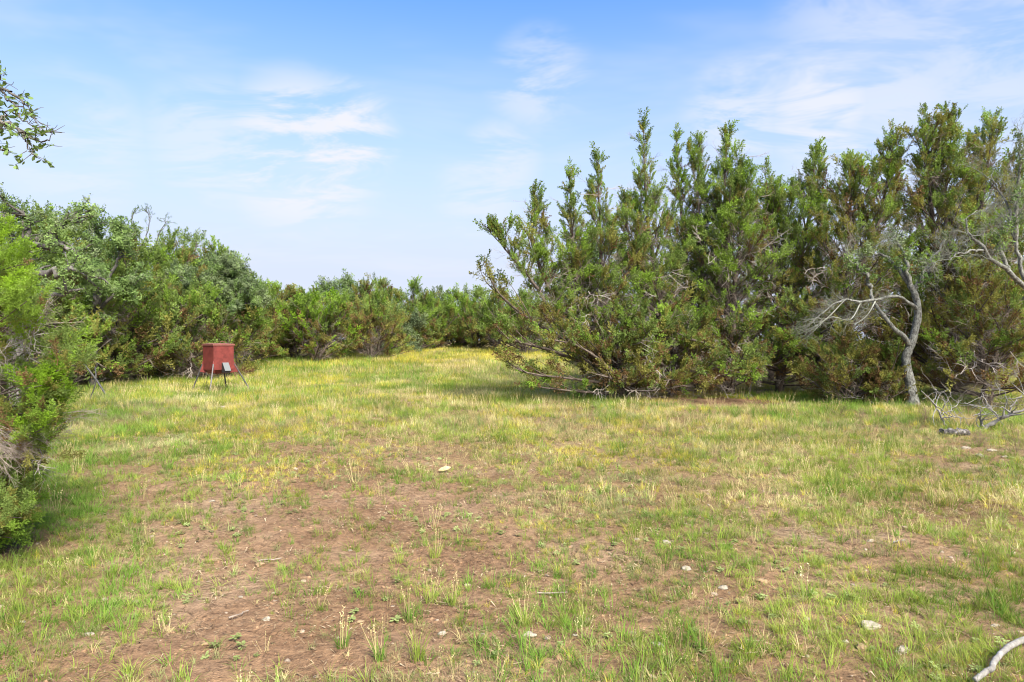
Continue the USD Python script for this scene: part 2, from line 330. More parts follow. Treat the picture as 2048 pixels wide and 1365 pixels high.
# ---------------------------------------------------------------- ground
def build_ground():
    def axis(n0, step, grow, far):
        a = [0.0]
        while a[-1] < n0:
            a.append(a[-1] + step)
        while a[-1] < far:
            step *= grow
            a.append(a[-1] + step)
        return np.array(a)
    ys = np.concatenate([-axis(0.5, .25, 1.25, 1500)[:0:-1], axis(9, .07, 1.035, 2500)])
    xa = axis(4, .08, 1.04, 2500)
    xs = np.concatenate([-xa[:0:-1], xa])
    X, Y = np.meshgrid(xs, ys)
    near = np.clip((70 - np.hypot(X, Y)) / 40, 0, 1)
    Z = ground_h(X, Y) + ground_detail(X, Y) * near
    v = np.stack([X, Y, Z], -1).reshape(-1, 3)
    ny, nx = X.shape
    i, j = np.meshgrid(np.arange(ny - 1), np.arange(nx - 1), indexing='ij')
    a = (i * nx + j).ravel(); b = a + 1; c = a + nx + 1; d = a + nx
    f = np.vstack([np.stack([a, b, c], -1), np.stack([a, c, d], -1)])
    m = usdkit.mesh(stage, '/World/ground', (v, f), M['soil'], smooth=True)
    tag(m, 'brown stony soil of the clearing under the grass', 'ground', kind='structure')
    yy = np.maximum(v[:, 1], 2.6)
    px, py = 1024 + v[:, 0] / yy * FPX, 682.5 - (v[:, 2] - EYE) / yy * FPX
    cov, _ = meadow(px, py)
    cov = np.where(v[:, 1] < 2.6, .8, cov) * np.clip(.15 + v[:, 1] / 24, 0, 1)
    # needle litter lies under the cedars
    lit = np.zeros(len(v))
    for x, y, r in LITTER:
        lit = np.maximum(lit, np.clip(1.35 - np.hypot(v[:, 0] - x, v[:, 1] - y) / r, 0, .85))
    api = UsdGeom.PrimvarsAPI(m)
    for nm, val in (('cover', cov), ('litter', lit)):
        api.CreatePrimvar(nm, Sdf.ValueTypeNames.FloatArray, 'vertex').Set(Vt.FloatArray.FromNumpy(val.astype(np.float32)))


LITTER = [(4.5, 21.0, 3.2), (8.0, 20.0, 3.0), (11, 19.0, 3.0), (14, 18.5, 3), (7, 23, 4), (12, 22, 4), (-4.6, 5.0, .9), (-11.5, 18, 3), (-9, 21, 3), (-13, 14, 3.5)]
build_ground()

# ---------------------------------------------------------------- small growing shapes that are scattered
rng = np.random.default_rng(7)


def blade_faces(base, tip_dir, length, width, bend, rg, segs=3):
    """One grass blade: a bent tapering strip."""
    side = unit(np.cross(tip_dir, [0, 0, 1.0]) + rg.normal(0, .3, 3) * [1, 1, 0])
    s = np.linspace(0, 1, segs + 1)
    out = np.array([tip_dir[0], tip_dir[1], 0.0])
    p = base + s[:, None] * length * (UP * (1 - .45 * bend * s[:, None]) + out * (0.15 + bend * s[:, None]))
    w = width * (1 - s ** 1.6) * .5
    v = np.vstack([p[:-1] - side * w[:-1, None], p[:-1] + side * w[:-1, None], p[-1:]])
    n = segs
    f = []
    for i in range(n - 1):
        f += [(i, n + i, n + i + 1), (i, n + i + 1, i + 1)]
    f.append((n - 1, 2 * n - 1, 2 * n))
    return v, np.array(f)


def tuft(seed, n, radius, h, width, bend=(.2, .9), upright=.0, segs=3):
    rg = np.random.default_rng(seed)
    parts = []
    for _ in range(n):
        a = rg.uniform(0, 2 * np.pi); r = radius * math.sqrt(rg.uniform())
        d = np.array([math.cos(a), math.sin(a), 0]) + rg.normal(0, .5, 3) * [1, 1, 0]
        parts.append(blade_faces(np.array([math.cos(a) * r, math.sin(a) * r, -.01]), unit(d), h * rg.uniform(.45, 1.1), width * rg.uniform(.6, 1.2), rg.uniform(*bend) * (1 - upright), rg, segs))
    return join(parts)


def seed_stalks(seed, n, radius, h):
    """Thin dry stalks ending in a feathery seed head."""
    rg = np.random.default_rng(seed)
    parts = []
    for _ in range(n):
        a = rg.uniform(0, 2 * np.pi); r = radius * math.sqrt(rg.uniform())
        d = unit(np.array([math.cos(a), math.sin(a), 0]) + rg.normal(0, .4, 3) * [1, 1, 0])
        b = np.array([math.cos(a) * r, math.sin(a) * r, 0]); L = h * rg.uniform(.6, 1.1); lean = rg.uniform(.05, .5)
        p = b + np.linspace(0, 1, 4)[:, None] * L * (UP + d * lean)
        parts.append(tube(p, [.0016, .0013, .001, .0006], 3, False))
        for k in range(6):
            s = .74 + .26 * k / 5
            c = b + s * L * (UP + d * lean)
            e = unit(rg.normal(0, 1, 3) + UP * 1.2) * L * .07
            sd = unit(np.cross(e, rg.normal(0, 1, 3))) * .0035
            parts.append((np.array([c, c + e * .5 + sd, c + e, c + e * .5 - sd]), np.array([(0, 1, 2), (0, 2, 3)])))
    return join(parts)


def rosette(seed, n, r, up=.35):
    """A low broad-leaved weed."""
    rg = np.random.default_rng(seed)
    parts = []
    for k in range(n * 2):
        a = rg.uniform(0, 2 * np.pi); L = .8 * r * rg.uniform(.5, 1.1); e = rg.uniform(.1, 1.0) * up
        c0 = np.array([0, 0, rg.uniform(0, .5) * r])
        d = unit(np.array([math.cos(a), math.sin(a), e])); s = unit(np.cross(d, UP)); w = L * rg.uniform(.16, .3)
        m0 = c0 + d * L * .25
        pts = np.array([c0, m0 + s * w * .25, c0 + d * L * .6 + s * w + UP * .01 * L, c0 + d * L - UP * .1 * L, c0 + d * L * .6 - s * w + UP * .01 * L, m0 - s * w * .25])
        parts.append((pts, np.array([(0, 1, 5), (1, 2, 4), (1, 4, 5), (2, 3, 4)])))
    return join(parts)


def spray(seed, shoots, leaves, leaf, width, rise=(28, 62), reach=.50):
    """A plumy juniper spray one metre long up +z: shoots all round an axis, each feathered with needle sprays."""
    rg = np.random.default_rng(seed)
    parts = [tube(np.array([[0, 0, 0], [.03, .02, .45], [0, 0, .92]]), [.014, .009, .004], 3, False)]
    V, F = [], []
    n = 0
    for k in range(shoots):
        t = .06 + .9 * (k + rg.uniform()) / shoots
        a = k * 2.4 + rg.uniform(-.5, .5)
        el = math.radians(rg.uniform(*rise))
        d = np.array([math.cos(a) * math.cos(el), math.sin(a) * math.cos(el), math.sin(el)])
        L = (reach * (1 - .62 * t)) * rg.uniform(.7, 1.25)
        c0 = np.array([0, 0, t])
        for j in range(leaves):
            s = (j + rg.uniform(.2, 1)) / leaves
            b = c0 + d * L * s + UP * .08 * L * s * s
            ld = unit(d + rg.normal(0, .62, 3) + UP * .25)
            l = leaf * rg.uniform(.6, 1.25) * (1.05 - .35 * s)
            sd = unit(np.cross(ld, rg.normal(0, 1, 3))) * width * rg.uniform(.7, 1.3) * .5
            V.append(np.array([b, b + ld * l * .55 + sd, b + ld * l, b + ld * l * .55 - sd]))
            F.append(np.array([(0, 1, 2), (0, 2, 3)]) + n); n += 4
    parts.append((np.vstack(V), np.vstack(F)))
    return join(parts)


def leaf_quad(base, d, side, l, w):
    nrm = np.cross(d, side)
    return np.array([base, base + d * l * .3 + side * w * .42, base + d * l * .68 + side * w * .5 + nrm * l * .05, base + d * l, base + d * l * .68 - side * w * .5 + nrm * l * .05, base + d * l * .3 - side * w * .42]), \
        np.array([(0, 1, 5), (1, 2, 5), (2, 4, 5), (2, 3, 4)])


def oak_cluster(seed, n, leaf, width):
    """A leafy oak twig, one metre long up +z."""
    rg = np.random.default_rng(seed)
    ax = np.array([[0, 0, 0], [.06, -.04, .4], [-.02, .03, .85]])
    parts = [tube(ax, [.014, .01, .004], 3, False)]
    for k in range(n):
        t = rg.uniform(.15, 1.0)
        c = smooth_line(ax, 20)[int(t * 19)] + rg.normal(0, .16, 3) * (1.1 - .5 * t)
        d = unit(rg.normal(0, 1, 3) + UP * .5)
        s = unit(np.cross(d, rg.normal(0, .5, 3) + UP))
        parts.append(leaf_quad(c, d, s, leaf * rg.uniform(.65, 1.2), width * rg.uniform(.8, 1.2)))
    return join(parts)


def twig_fan(seed, kids=7, crook=.05, spread=.8, r=.006, depth=2, grand=4):
    """A bare branched twig about one metre long up +z."""
    rg = np.random.default_rng(seed)
    parts = []

    def go(b, d, L, rad, level):
        k = (4 if crook > .1 else 3) if level == depth else (2 if level else (2 if crook > .1 else 1))
        p = [b]
        dd = d
        for _ in range(k):
            dd = unit(dd + rg.normal(0, crook * 2.2, 3)); p.append(p[-1] + dd * L / k)
        p = np.array(p)
        parts.append(tube(p, np.linspace(rad, rad * .35, k + 1), 3, False))
        if level:
            for _ in range(kids if level == depth else grand):
                t = rg.uniform(.2, .95)
                c = p[0] + 0
                i = min(int(t * k), k - 1); c = p[i] + (p[i + 1] - p[i]) * (t * k - i)
                nd = unit(d + rg.normal(0, spread, 3))
                go(c, nd, L * rg.uniform(.28, .6) * (1.1 - .4 * t), rad * .55, level - 1)
    go(np.zeros(3), UP, 1.0, r, depth)
    return join(parts)


class Scatter:
    """Copies of small shapes drawn as one PointInstancer."""
    SHAPES = {}      # shape key -> prim path of the drawn shape (kept under the first scatter that uses it)

    def __init__(self):
        self.key, self.pos, self.quat, self.scale = [], [], [], []

    def add(self, key, pos, axis, spin, scale):
        """axis: where the shape's +z points."""
        z = unit(axis)
        ref = np.where(np.abs(z[..., 2:]) < .95, [0, 0, 1.0], [1.0, 0, 0])
        x = unit(np.cross(ref, z)); y = np.cross(z, x)
        c, s = np.cos(spin)[..., None], np.sin(spin)[..., None]
        x, y = x * c + y * s, y * c - x * s
        self.key += list(key); self.pos.append(pos); self.quat.append(quats(x, y, z))
        sc = np.asarray(scale, float)
        self.scale.append(np.repeat(sc[:, None], 3, 1) if sc.ndim == 1 else sc)

    def define(self, path, shapes, looks):
        """shapes: key -> mesh builder; a key is (shape name, look name)."""
        pi = UsdGeom.PointInstancer.Define(stage, path)
        kinds = sorted(set(self.key))
        at = {k: i for i, k in enumerate(kinds)}
        targets = []
        for k in kinds:
            if k not in Scatter.SHAPES:
                p = f'{path}/{k[0]}_{k[1]}'
                usdkit.mesh(stage, p, SHAPE[k[0]], M[k[1]])
                Scatter.SHAPES[k] = p
            targets.append(Scatter.SHAPES[k])
        pi.CreatePrototypesRel().SetTargets(targets)
        pos = np.vstack(self.pos)
        pi.CreatePositionsAttr(Vt.Vec3fArray.FromNumpy(pos.astype(np.float32)))
        pi.CreateProtoIndicesAttr(Vt.IntArray.FromNumpy(np.array([at[k] for k in self.key], np.int32)))
        pi.CreateScalesAttr(Vt.Vec3fArray.FromNumpy(np.vstack(self.scale).astype(np.float32)))
        q = np.vstack(self.quat)
        pi.CreateOrientationsAttr(Vt.QuathArray([Gf.Quath(float(a), float(b), float(c), float(d)) for a, b, c, d in q]))
        return pi


def quats(x, y, z):
    m = np.stack([x, y, z], -1).reshape(-1, 3, 3)
    from scipy.spatial.transform import Rotation
    q = Rotation.from_matrix(m).as_quat()
    return q[:, [3, 0, 1, 2]]


SHAPE = {}
for k in range(5):
    SHAPE[f'spray{k}'] = spray(100 + k, 11, 8, .165, .070, (25, 62), .42)
    SHAPE[f'plume{k}'] = spray(150 + k, 20, 14, .105, .030, (25, 62), .42)
for k in range(5):
    SHAPE[f'tip{k}'] = spray(170 + k, 12, 7, .150, .062, (40, 70), .32)
for k in range(4):
    SHAPE[f'oakleaf{k}'] = oak_cluster(200 + k, 30, .19, .085)
    SHAPE[f'twig{k}'] = twig_fan(300 + k, 7, .05, .55, .006, 2, 3)
    SHAPE[f'snag{k}'] = twig_fan(330 + k, 6, .13, .75, .013, 2, 3)
    SHAPE[f'crooked{k}'] = twig_fan(350 + k, 9, .14, .8, .0075, 2, 3)
for k in range(6):
    SHAPE[f'tuft{k}'] = tuft(400 + k, 20, .035, .12, .0042)
    SHAPE[f'tall{k}'] = tuft(430 + k, 26, .06, .20, .0042, (.1, .6))
    SHAPE[f'patch{k}'] = tuft(460 + k, 46, .30, .17, .008, (.1, .6), segs=2)
    SHAPE[f'sparse{k}'] = tuft(490 + k, 9, .06, .07, .0038, (.3, 1.2))
for k in range(4):
    SHAPE[f'stalk{k}'] = seed_stalks(520 + k, 7, .05, .20)
    SHAPE[f'weed{k}'] = rosette(540 + k, 11, .055)
    SHAPE[f'deadweed{k}'] = twig_fan(560 + k, 10, .12, 1.0, .008, 2, 6)
LIT = np.random.default_rng(5)


def litter_shape(seed):
    rg = np.random.default_rng(seed)
    parts = []
    for _ in range(14):
        c = np.append(rg.normal(0, .09, 2), rg.uniform(.002, .012)); a = rg.uniform(0, 6.28); L = rg.uniform(.01, .045)
        d = np.array([math.cos(a), math.sin(a), rg.normal(0, .15)]); s = np.array([-d[1], d[0], 0]) * rg.uniform(.001, .003)
        parts.append((np.array([c - s, c + s, c + d * L]), np.array([(0, 1, 2)])))
    return join(parts)


def rock(seed, sx=1.0, sy=.8, sz=.5, sub=2, rough=.35):
    rg = np.random.default_rng(seed)
    m = trimesh.creation.icosphere(sub, 1.0)
    v = np.array(m.vertices)
    v = v * (1 + rough * (meshkit.fbm(v * 1.6 + seed * 3.7, 3, seed) - .5)[:, None] * 2)
    for _ in range(5):   # flat broken faces
        nrm = unit(rg.normal(0, 1, 3)); dd = rg.uniform(.55, .85)
        over = np.maximum(v @ nrm - dd, 0); v = v - over[:, None] * nrm * .9
    return v * np.array([sx, sy, sz]), np.array(m.faces)


for k in range(3):
    SHAPE[f'litter{k}'] = litter_shape(600 + k)
    SHAPE[f'pebble{k}'] = rock(620 + k, 1, .8, .55, 1)

# ---------------------------------------------------------------- trees


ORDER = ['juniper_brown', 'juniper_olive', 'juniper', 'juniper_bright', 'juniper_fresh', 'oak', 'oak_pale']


class Tree:
    def __init__(self, name, label, category, seed, base, group=None, dense=1.0, size=1.0, fine=False, mix=None, twig_look='twig', bark='bark', hue=None):
        self.rg = np.random.default_rng(seed)
        self.base = np.asarray(base, float)
        self.path = thing(name, label, category, group, self.base)
        self.wood, self.limbs, self.leaf, self.twigs = [], [], Scatter(), Scatter()
        self.sp, self.sd, self.st, self.tn, self.slim = [], [], [], [], []          # spray positions, directions, scales
        self.tp, self.td, self.ts, self.snags = [], [], [], []
        self.dense, self.size, self.fine, self.twig_look, self.bark = dense, size, fine, twig_look, bark
        self.mix = mix or {'juniper': .62, 'juniper_bright': .16, 'juniper_olive': .16, 'juniper_brown': .06}

    # -- juniper pieces
    def branch(self, start, d, L, r, droop=0.0, lift=.35, bare=.3, secondaries=True, line=None, sides=4, tone=None):
        rg = self.rg
        tone = rg.normal(0, .8) if tone is None else tone
        if line is None:
            s = np.linspace(0, 1, 5)[:, None]
            side = unit(np.cross(d, UP)) * rg.normal(0, .08)
            line = start + d * L * s + UP * L * (lift - droop) * s * s * .6 + side * L * np.sin(s * 3)
        n = len(line)
        self.limbs.append(tube(line, np.linspace(r, r * .3, n), sides, False))
        seg = smooth_line(line, 17)
        tan = unit(np.gradient(seg, axis=0))
        k = max(4 if L < .7 else 2, int(L * 5.0 * self.dense))
        if L > .8 and self.twig_look == 'twig' and rg.uniform() < .45:
            i = int(rg.uniform(.15, .75) * 16)
            self.dead(seg[i], unit(tan[i] + rg.normal(0, .45, 3) + [0, -.25, -.1]), [min(L, 1.5) * rg.uniform(.35, .75)])
        t = 1 - (1 - min(bare + .12, .5)) * rg.uniform(0, 1, k) ** 1.5; t[0] = 1
        self.sprays(seg, tan, t, L, tone + (0 if secondaries else .3))
        if secondaries:
            m = int(L * 3.1 * self.dense + rg.uniform(0, 1))
            for q in range(m):
                u = rg.uniform(max(.12, bare - .1), .96)
                i = int(u * 16)
                nd = unit(tan[i] + unit(np.cross(tan[i], UP)) * rg.choice([-1, 1]) * rg.uniform(.5, 1.1) + UP * rg.uniform(-.25, .5))
                self.branch(seg[i], nd, L * rg.uniform(.22, .5) * (1.15 - .6 * u), r * .45, droop * .5, lift, .18, False, sides=3, tone=tone + rg.normal(0, .4))

    def sprays(self, seg, tan, t, L, tone=0.0):
        rg = self.rg
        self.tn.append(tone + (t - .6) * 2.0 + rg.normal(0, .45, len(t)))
        self.slim.append(np.full(len(t), L < .62))
        i = np.minimum((t * 16).astype(int), 16)
        self.sp.append(seg[i] + rg.normal(0, .02, (len(t), 3)))
        self.sd.append(unit(tan[i] * .9 + UP * .35 + rg.normal(0, .38 if L < .62 else .55, (len(t), 3))))
        self.st.append(rg.uniform(.21, .42, len(t)) * self.size * (.8 if L < .5 else 1))

    def dead(self, pos, d, scale):
        self.tp.append(np.atleast_2d(pos)); self.td.append(np.atleast_2d(d)); self.ts.append(np.atleast_1d(scale))

    def stem(self, pts, r0, width, top=.32, t0=.08, per_m=11, power=.85, cone=.86, droop=.1, twigs=10, bend=None, bare_inner=.3, leaders=0):
        """A stem with branches all round: width = reach of the lowest branches, top = reach near the tip."""
        rg = self.rg
        line = smooth_line(pts, 26)
        line[1:-1] += rg.normal(0, .012, line[1:-1].shape) * np.linspace(2, .4, 24)[:, None]
        H = np.linalg.norm(np.diff(line, axis=0), axis=1).sum()
        self.wood.append(tube(line, r0 * (1 - np.linspace(0, 1, 26)) ** 1.05 + .005, 8))
        tan = unit(np.gradient(line, axis=0))
        n = int(H * per_m * (.5 + .5 * self.dense))
        for k in range(n):
            t = t0 + (1 - t0) * (1 - (1 - (k + rg.uniform()) / n) ** 1.15)
            i = min(int(t * 25), 25)
            az = k * 2.399 + rg.uniform(-.6, .6)
            reach = max(top * (.26 + 2.3 * (1 - t)) * rg.choice([.22, .4, .7, 1.0, 1.75]), width * max(0, 1 - t / cone) ** power)
            reach = max(.14, reach * rg.uniform(.6, 1.25))
            el = math.radians(-8 * droop * 10 * (1 - t) ** 3 + 20 + 44 * t + rg.normal(0, 11))
            d = unit(np.array([math.cos(az) * math.cos(el), math.sin(az) * math.cos(el), math.sin(el)]) + tan[i] * .25 * t)
            self.branch(line[i], d, reach, .006 + .014 * reach, droop * (1 - t), .35, bare_inner if reach > .8 else .05, reach > .45)
        if twigs >= 24:      # stout dead limbs showing between the living sprays
            for q in range(int(H * 3.2)):
                t = rg.uniform(.06, .55); a = rg.uniform(0, 6.28); o = np.array([math.cos(a), math.sin(a), 0])
                self.snags.append((line[int(t * 25)] + o * width * (1 - t) * rg.uniform(.25, .65), unit(o * .7 + rg.normal(0, .45, 3) - UP * .1), rg.uniform(.5, 1.15)))
        # side leaders break up the outline of a spire
        for q in range(leaders):
            t = rg.uniform(.52, .86); i = int(t * 25); az = rg.uniform(0, 6.28) if q else rg.choice([0.2, 2.9]) + rg.normal(0, .4)
            o = np.array([math.cos(az), math.sin(az), 0]); Ll = min(rg.uniform(.55, 1.25) * (1.5 - t), .92 * H * (1 - t))
            ln = line[i] + np.linspace(0, 1, 7)[:, None] ** .75 * o * Ll * rg.uniform(.28, .5) + np.linspace(0, 1, 7)[:, None] * UP * Ll
            tone = rg.normal(0, .6)
            for _ in range(2):
                self.branch(None, None, Ll, .012, bare=.12, line=ln, tone=tone)
        # tip
        self.sprays(np.repeat(line[-1:], 17, 0), np.repeat(tan[-1:], 17, 0), np.array([1.0, 1.0]), 1)
        m = int(H * twigs)
        if m:
            i = (np.clip(rg.beta(1.2, 2.2, m), 0.02, .95) * 25).astype(int)
            a = rg.uniform(0, 6.28, m)
            self.dead(line[i], np.stack([np.cos(a), np.sin(a), rg.normal(.15, .35, m)], -1), rg.uniform(.45, 1.0, m) * min(1.0, width * .7))

    # -- oak pieces
    def grow(self, start, d, L, r, level, crook=.28, up=.18, leaves=True, kids=(3, 5), stop=.055, spread=.75):
        rg = self.rg
        k = 5
        p = [np.asarray(start, float)]; dd = unit(d)
        for _ in range(k):
            dd = unit(dd + rg.normal(0, crook, 3) + UP * up * .3); p.append(p[-1] + dd * L / k)
        p = np.array(p)
        (self.wood if level > 1 else self.limbs).append(tube(p, np.linspace(r, r * .55, k + 1), 7 if level > 1 else 4, level > 1))
        self.grow_along(p, L, r, level, crook, up, leaves, kids, spread)

    def grow_along(self, p, L, r, level, crook=.28, up=.18, leaves=True, kids=(3, 5), spread=.75, t0=.3):
        rg = self.rg
        seg = smooth_line(p, 17); tan = unit(np.gradient(seg, axis=0))
        if level <= 0:
            n = max(2, int(L * 11 * self.dense)); t = rg.uniform(.2, 1, n); t[0] = 1
            if leaves:
                self.sprays(seg, tan, t, L)
            else:
                i = np.minimum((t * 16).astype(int), 16)
                self.dead(seg[i], unit(tan[i] + rg.normal(0, .6, (n, 3))), rg.uniform(.3, .6, n))
            return
        for q in range(rg.integers(*kids) + 1):
            t = rg.uniform(t0, 1) if q else 1.0
            i = int(t * 16)
            nd = unit(tan[i] + rg.normal(0, spread, 3) * [1, 1, .8] + UP * up)
            self.grow(seg[i], nd, L * rg.uniform(.5, .8), r * .5, level - 1, crook, up, leaves, kids, spread=spread)

    def finish(self, leaf='spray', n_leaf=5, twig='twig', low_brown=.0, brown_below=1.0):
        rg = self.rg
        b = self.base
        if self.wood:
            v, f = join(self.wood)
            obj('trunk', (v - b, f), M[self.bark], self.path, smooth=True)
        if self.limbs:
            v, f = join(self.limbs)
            obj('branches', (v - b, f), M[self.bark if self.twig_look == 'twig' else self.twig_look], self.path, smooth=True)
        if self.sp:
            p, d, s = np.vstack(self.sp), np.vstack(self.sd), np.concatenate(self.st)
            tn = np.concatenate(self.tn) if sum(map(len, self.tn)) == len(p) else rg.normal(0, 1, len(p))
            keep = p[:, 2] > full_h(p[:, 0], p[:, 1]) + .02
            p, d, s, tn = p[keep], d[keep], s[keep], tn[keep]
            names = sorted(self.mix, key=ORDER.index); w = np.array([self.mix[k] for k in names], float); w /= w.sum()
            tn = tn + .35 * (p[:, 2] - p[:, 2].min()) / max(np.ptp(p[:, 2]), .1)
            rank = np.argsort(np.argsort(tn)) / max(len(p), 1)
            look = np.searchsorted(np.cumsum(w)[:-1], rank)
            if 'juniper_brown' in names and low_brown:
                hgt = np.clip(1 - (p[:, 2] - b[2]) / brown_below, 0, 1)
                turn = rg.uniform(0, 1, len(p)) < low_brown * hgt
                look = np.where(turn, np.where(rg.uniform(0, 1, len(p)) < .45, names.index('juniper_brown'), names.index('juniper_olive')), look)
            shp = rg.integers(0, n_leaf, len(p))
            if leaf == 'spray' and self.fine:
                leaf = 'plume'
            slim = np.concatenate(self.slim)[keep] if leaf == 'spray' and sum(map(len, self.slim)) == len(keep) else np.zeros(len(p), bool)
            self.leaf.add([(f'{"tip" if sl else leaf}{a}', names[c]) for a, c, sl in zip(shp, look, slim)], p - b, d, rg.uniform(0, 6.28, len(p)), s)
            tag(self.leaf.define(numbered(self.path, 'crown'), SHAPE, M), kind='stuff')
        if self.tp:
            p, d, s = np.vstack(self.tp), np.vstack(self.td), np.concatenate(self.ts)
            self.twigs.add([(f'{twig}{a}', self.twig_look) for a in rg.integers(0, 4, len(p))], p - b, d, rg.uniform(0, 6.28, len(p)), s)
            if self.snags:
                self.twigs.add([(f'snag{a}', 'snag') for a in rg.integers(0, 4, len(self.snags))], np.array([x[0] for x in self.snags]) - b, np.array([x[1] for x in self.snags]), rg.uniform(0, 6.28, len(self.snags)), np.array([x[2] for x in self.snags]))
            tag(self.twigs.define(numbered(self.path, 'bare_twigs'), SHAPE, M), kind='stuff')
        return self.path


def pl(*pts):
    return np.array([P(*p) for p in pts])


def foot(px, d):
    x = (px - 1024) / FPX * d
    return np.array([x, d, float(full_h(x, d)) - .05])


CEDARS = 'cedars of the dense thicket on the right'
exec_trees = []


def cedar(label, seed, foot_px, d, stems, group=CEDARS, limbs=(), name='cedar_tree', category='cedar', finish={}, **kw):
    """stems: ([(px, py, d), ...] after the foot, r0, width, options)."""
    b = foot(foot_px, d)
    t = Tree(name, label, category, seed, b, group, **kw)
    for pts, r0, width, opt in stems:
        line = [b] + [P(*p) for p in pts]
        t.stem(line, r0, width, **opt)
    for pts, r0, dens in limbs:
        line = smooth_line(pl(*pts), 7)
        L = np.linalg.norm(np.diff(line, axis=0), axis=1).sum()
        t.branch(None, None, L, r0, bare=.25, line=line, sides=5)
    t.finish(**finish)
    return t


def oak(label, seed, foot_px, d, fork, targets, r0=.12, group=None, level=1, leaves=True, finish=None, category='oak tree', name='oak_tree', L=1.1, crook=.25, kids=(3, 5), **kw):
    """fork: (px, py, d) of the first fork; targets: limbs as lists of pixel points after the fork."""
    b = foot(foot_px, d)
    t = Tree(name, label, category, seed, b, group, **{**dict(bark='oak_bark', mix={'oak': .8, 'oak_pale': .2}), **kw})
    f = P(*fork)
    n = 14
    tr = smooth_line([b, (b + f) / 2 + t.rg.normal(0, .06, 3), f], n)
    t.wood.append(tube(tr, r0 * np.linspace(1.25, .8, n), 9))
    for pts in targets:
        line = smooth_line([f] + [P(*p) for p in pts], 13)
        line[1:-1] += t.rg.normal(0, .035, (11, 3))
        ln = np.linalg.norm(np.diff(line, axis=0), axis=1).sum()
        t.wood.append(tube(line, r0 * np.linspace(.7, .22, 13), 7))
        for _ in range(max(2, int(ln * 2.2))):
            t.grow_along(line, L, r0 * .45, level, crook, .15, leaves, (1, 2), t0=.25)
        t.grow_along(line, L * .8, r0 * .3, level, crook, .15, leaves, kids, t0=.5)
    t.finish(**(finish or dict(leaf='oakleaf', n_leaf=4, twig='crooked')))
    return t


GREEN = {'juniper': .58, 'juniper_bright': .28, 'juniper_olive': .12, 'juniper_brown': .02}
YELLOWISH = {'juniper': .40, 'juniper_bright': .14, 'juniper_olive': .40, 'juniper_brown': .06}
OLIVE = {'juniper': .30, 'juniper_bright': .06, 'juniper_olive': .50, 'juniper_brown': .14}
MIXED = {'juniper': .50, 'juniper_bright': .20, 'juniper_olive': .25, 'juniper_brown': .05}
LOW = dict(low_brown=.55, brown_below=3.2)
SPIRE = dict(top=.38, t0=.04, power=.85, cone=.98, per_m=11, twigs=26, leaders=4)

# ---------------------------------------------------------------- the cedar thicket on the right
cedar('wide leaning cedar with four separate spires at the open end of the thicket', 11, 1255, 18.6, [
    ([(1228, 690, 18.6), (1207, 590, 18.6), (1200, 450, 18.6), (1194, 312, 18.6)], .12, 1.76, SPIRE),
    ([(1222, 680, 18.5), (1160, 575, 18.3), (1145, 480, 18.3), (1139, 342, 18.3)], .10, 1.43, SPIRE),
    ([(1190, 700, 18.4), (1110, 600, 18.2), (1068, 490, 18.2), (1074, 388, 18.2)], .09, 1.30, SPIRE),
    ([(1150, 700, 18.0), (1070, 570, 17.8), (1012, 500, 17.8), (974, 458, 17.8)], .07, 1.04, dict(top=.36, t0=.1, per_m=10, twigs=14, leaders=2))],
    limbs=[([(1200, 740, 18.3), (1100, 700, 17.8), (1020, 680, 17.6), (985, 650, 17.6)], .05, 1), ([(1200, 765, 18), (1120, 755, 17.6), (1050, 745, 17.4), (1000, 712, 17.4)], .04, 1),
           ([(1220, 788, 18), (1140, 782, 17.4), (1060, 772, 17.2)], .04, 1), ([(1150, 690, 18), (1060, 640, 17.8), (1000, 590, 17.8), (980, 555, 17.8)], .05, 1),
           ([(1240, 760, 18), (1200, 720, 17.4), (1150, 690, 17.2), (1100, 680, 17.2)], .05, 1), ([(1260, 780, 18), (1230, 760, 17.4), (1180, 745, 17.2)], .05, 1)],
    mix=MIXED, finish=LOW, dense=1.1)
cedar('tallest narrow-tipped cedar just right of the leaning four-spired one', 12, 1345, 19.6, [
    ([(1338, 690, 19.6), (1312, 560, 19.6), (1292, 400, 19.6), (1287, 243, 19.6)], .14, 2.21, SPIRE),
    ([(1348, 690, 19.4), (1275, 570, 19.2), (1256, 470, 19.2), (1250, 400, 19.2)], .09, 1.56, SPIRE)],
    limbs=[([(1340, 740, 19), (1285, 700, 18.0), (1240, 655, 17.8)], .05, 1), ([(1345, 770, 19), (1290, 765, 18), (1230, 775, 17.6)], .05, 1), ([(1345, 780, 19), (1340, 760, 18), (1330, 775, 17.4)], .04, 1)],
    mix=MIXED, finish=LOW)
cedar('cedar with twin feathery tips between the two tallest spires', 13, 1395, 20.6, [
    ([(1388, 650, 20.6), (1366, 480, 20.6), (1352, 262, 20.6)], .13, 1.95, SPIRE),
    ([(1402, 600, 20.4), (1396, 420, 20.4), (1398, 283, 20.4)], .09, 1.69, SPIRE)], mix=GREEN, finish=LOW)
cedar('tall green cedar with one thick pointed spire in mid thicket', 14, 1460, 20.0, [
    ([(1456, 600, 20), (1449, 420, 20), (1455, 260, 20)], .13, 2.21, SPIRE),
    ([(1470, 560, 19.8), (1487, 430, 19.8), (1482, 336, 19.8)], .09, 1.69, SPIRE)],
    limbs=[([(1460, 720, 19.5), (1420, 690, 18.4), (1380, 680, 18)], .05, 1), ([(1460, 760, 19.5), (1440, 750, 18.2), (1420, 770, 17.6)], .04, 1)], mix=GREEN, finish=LOW)
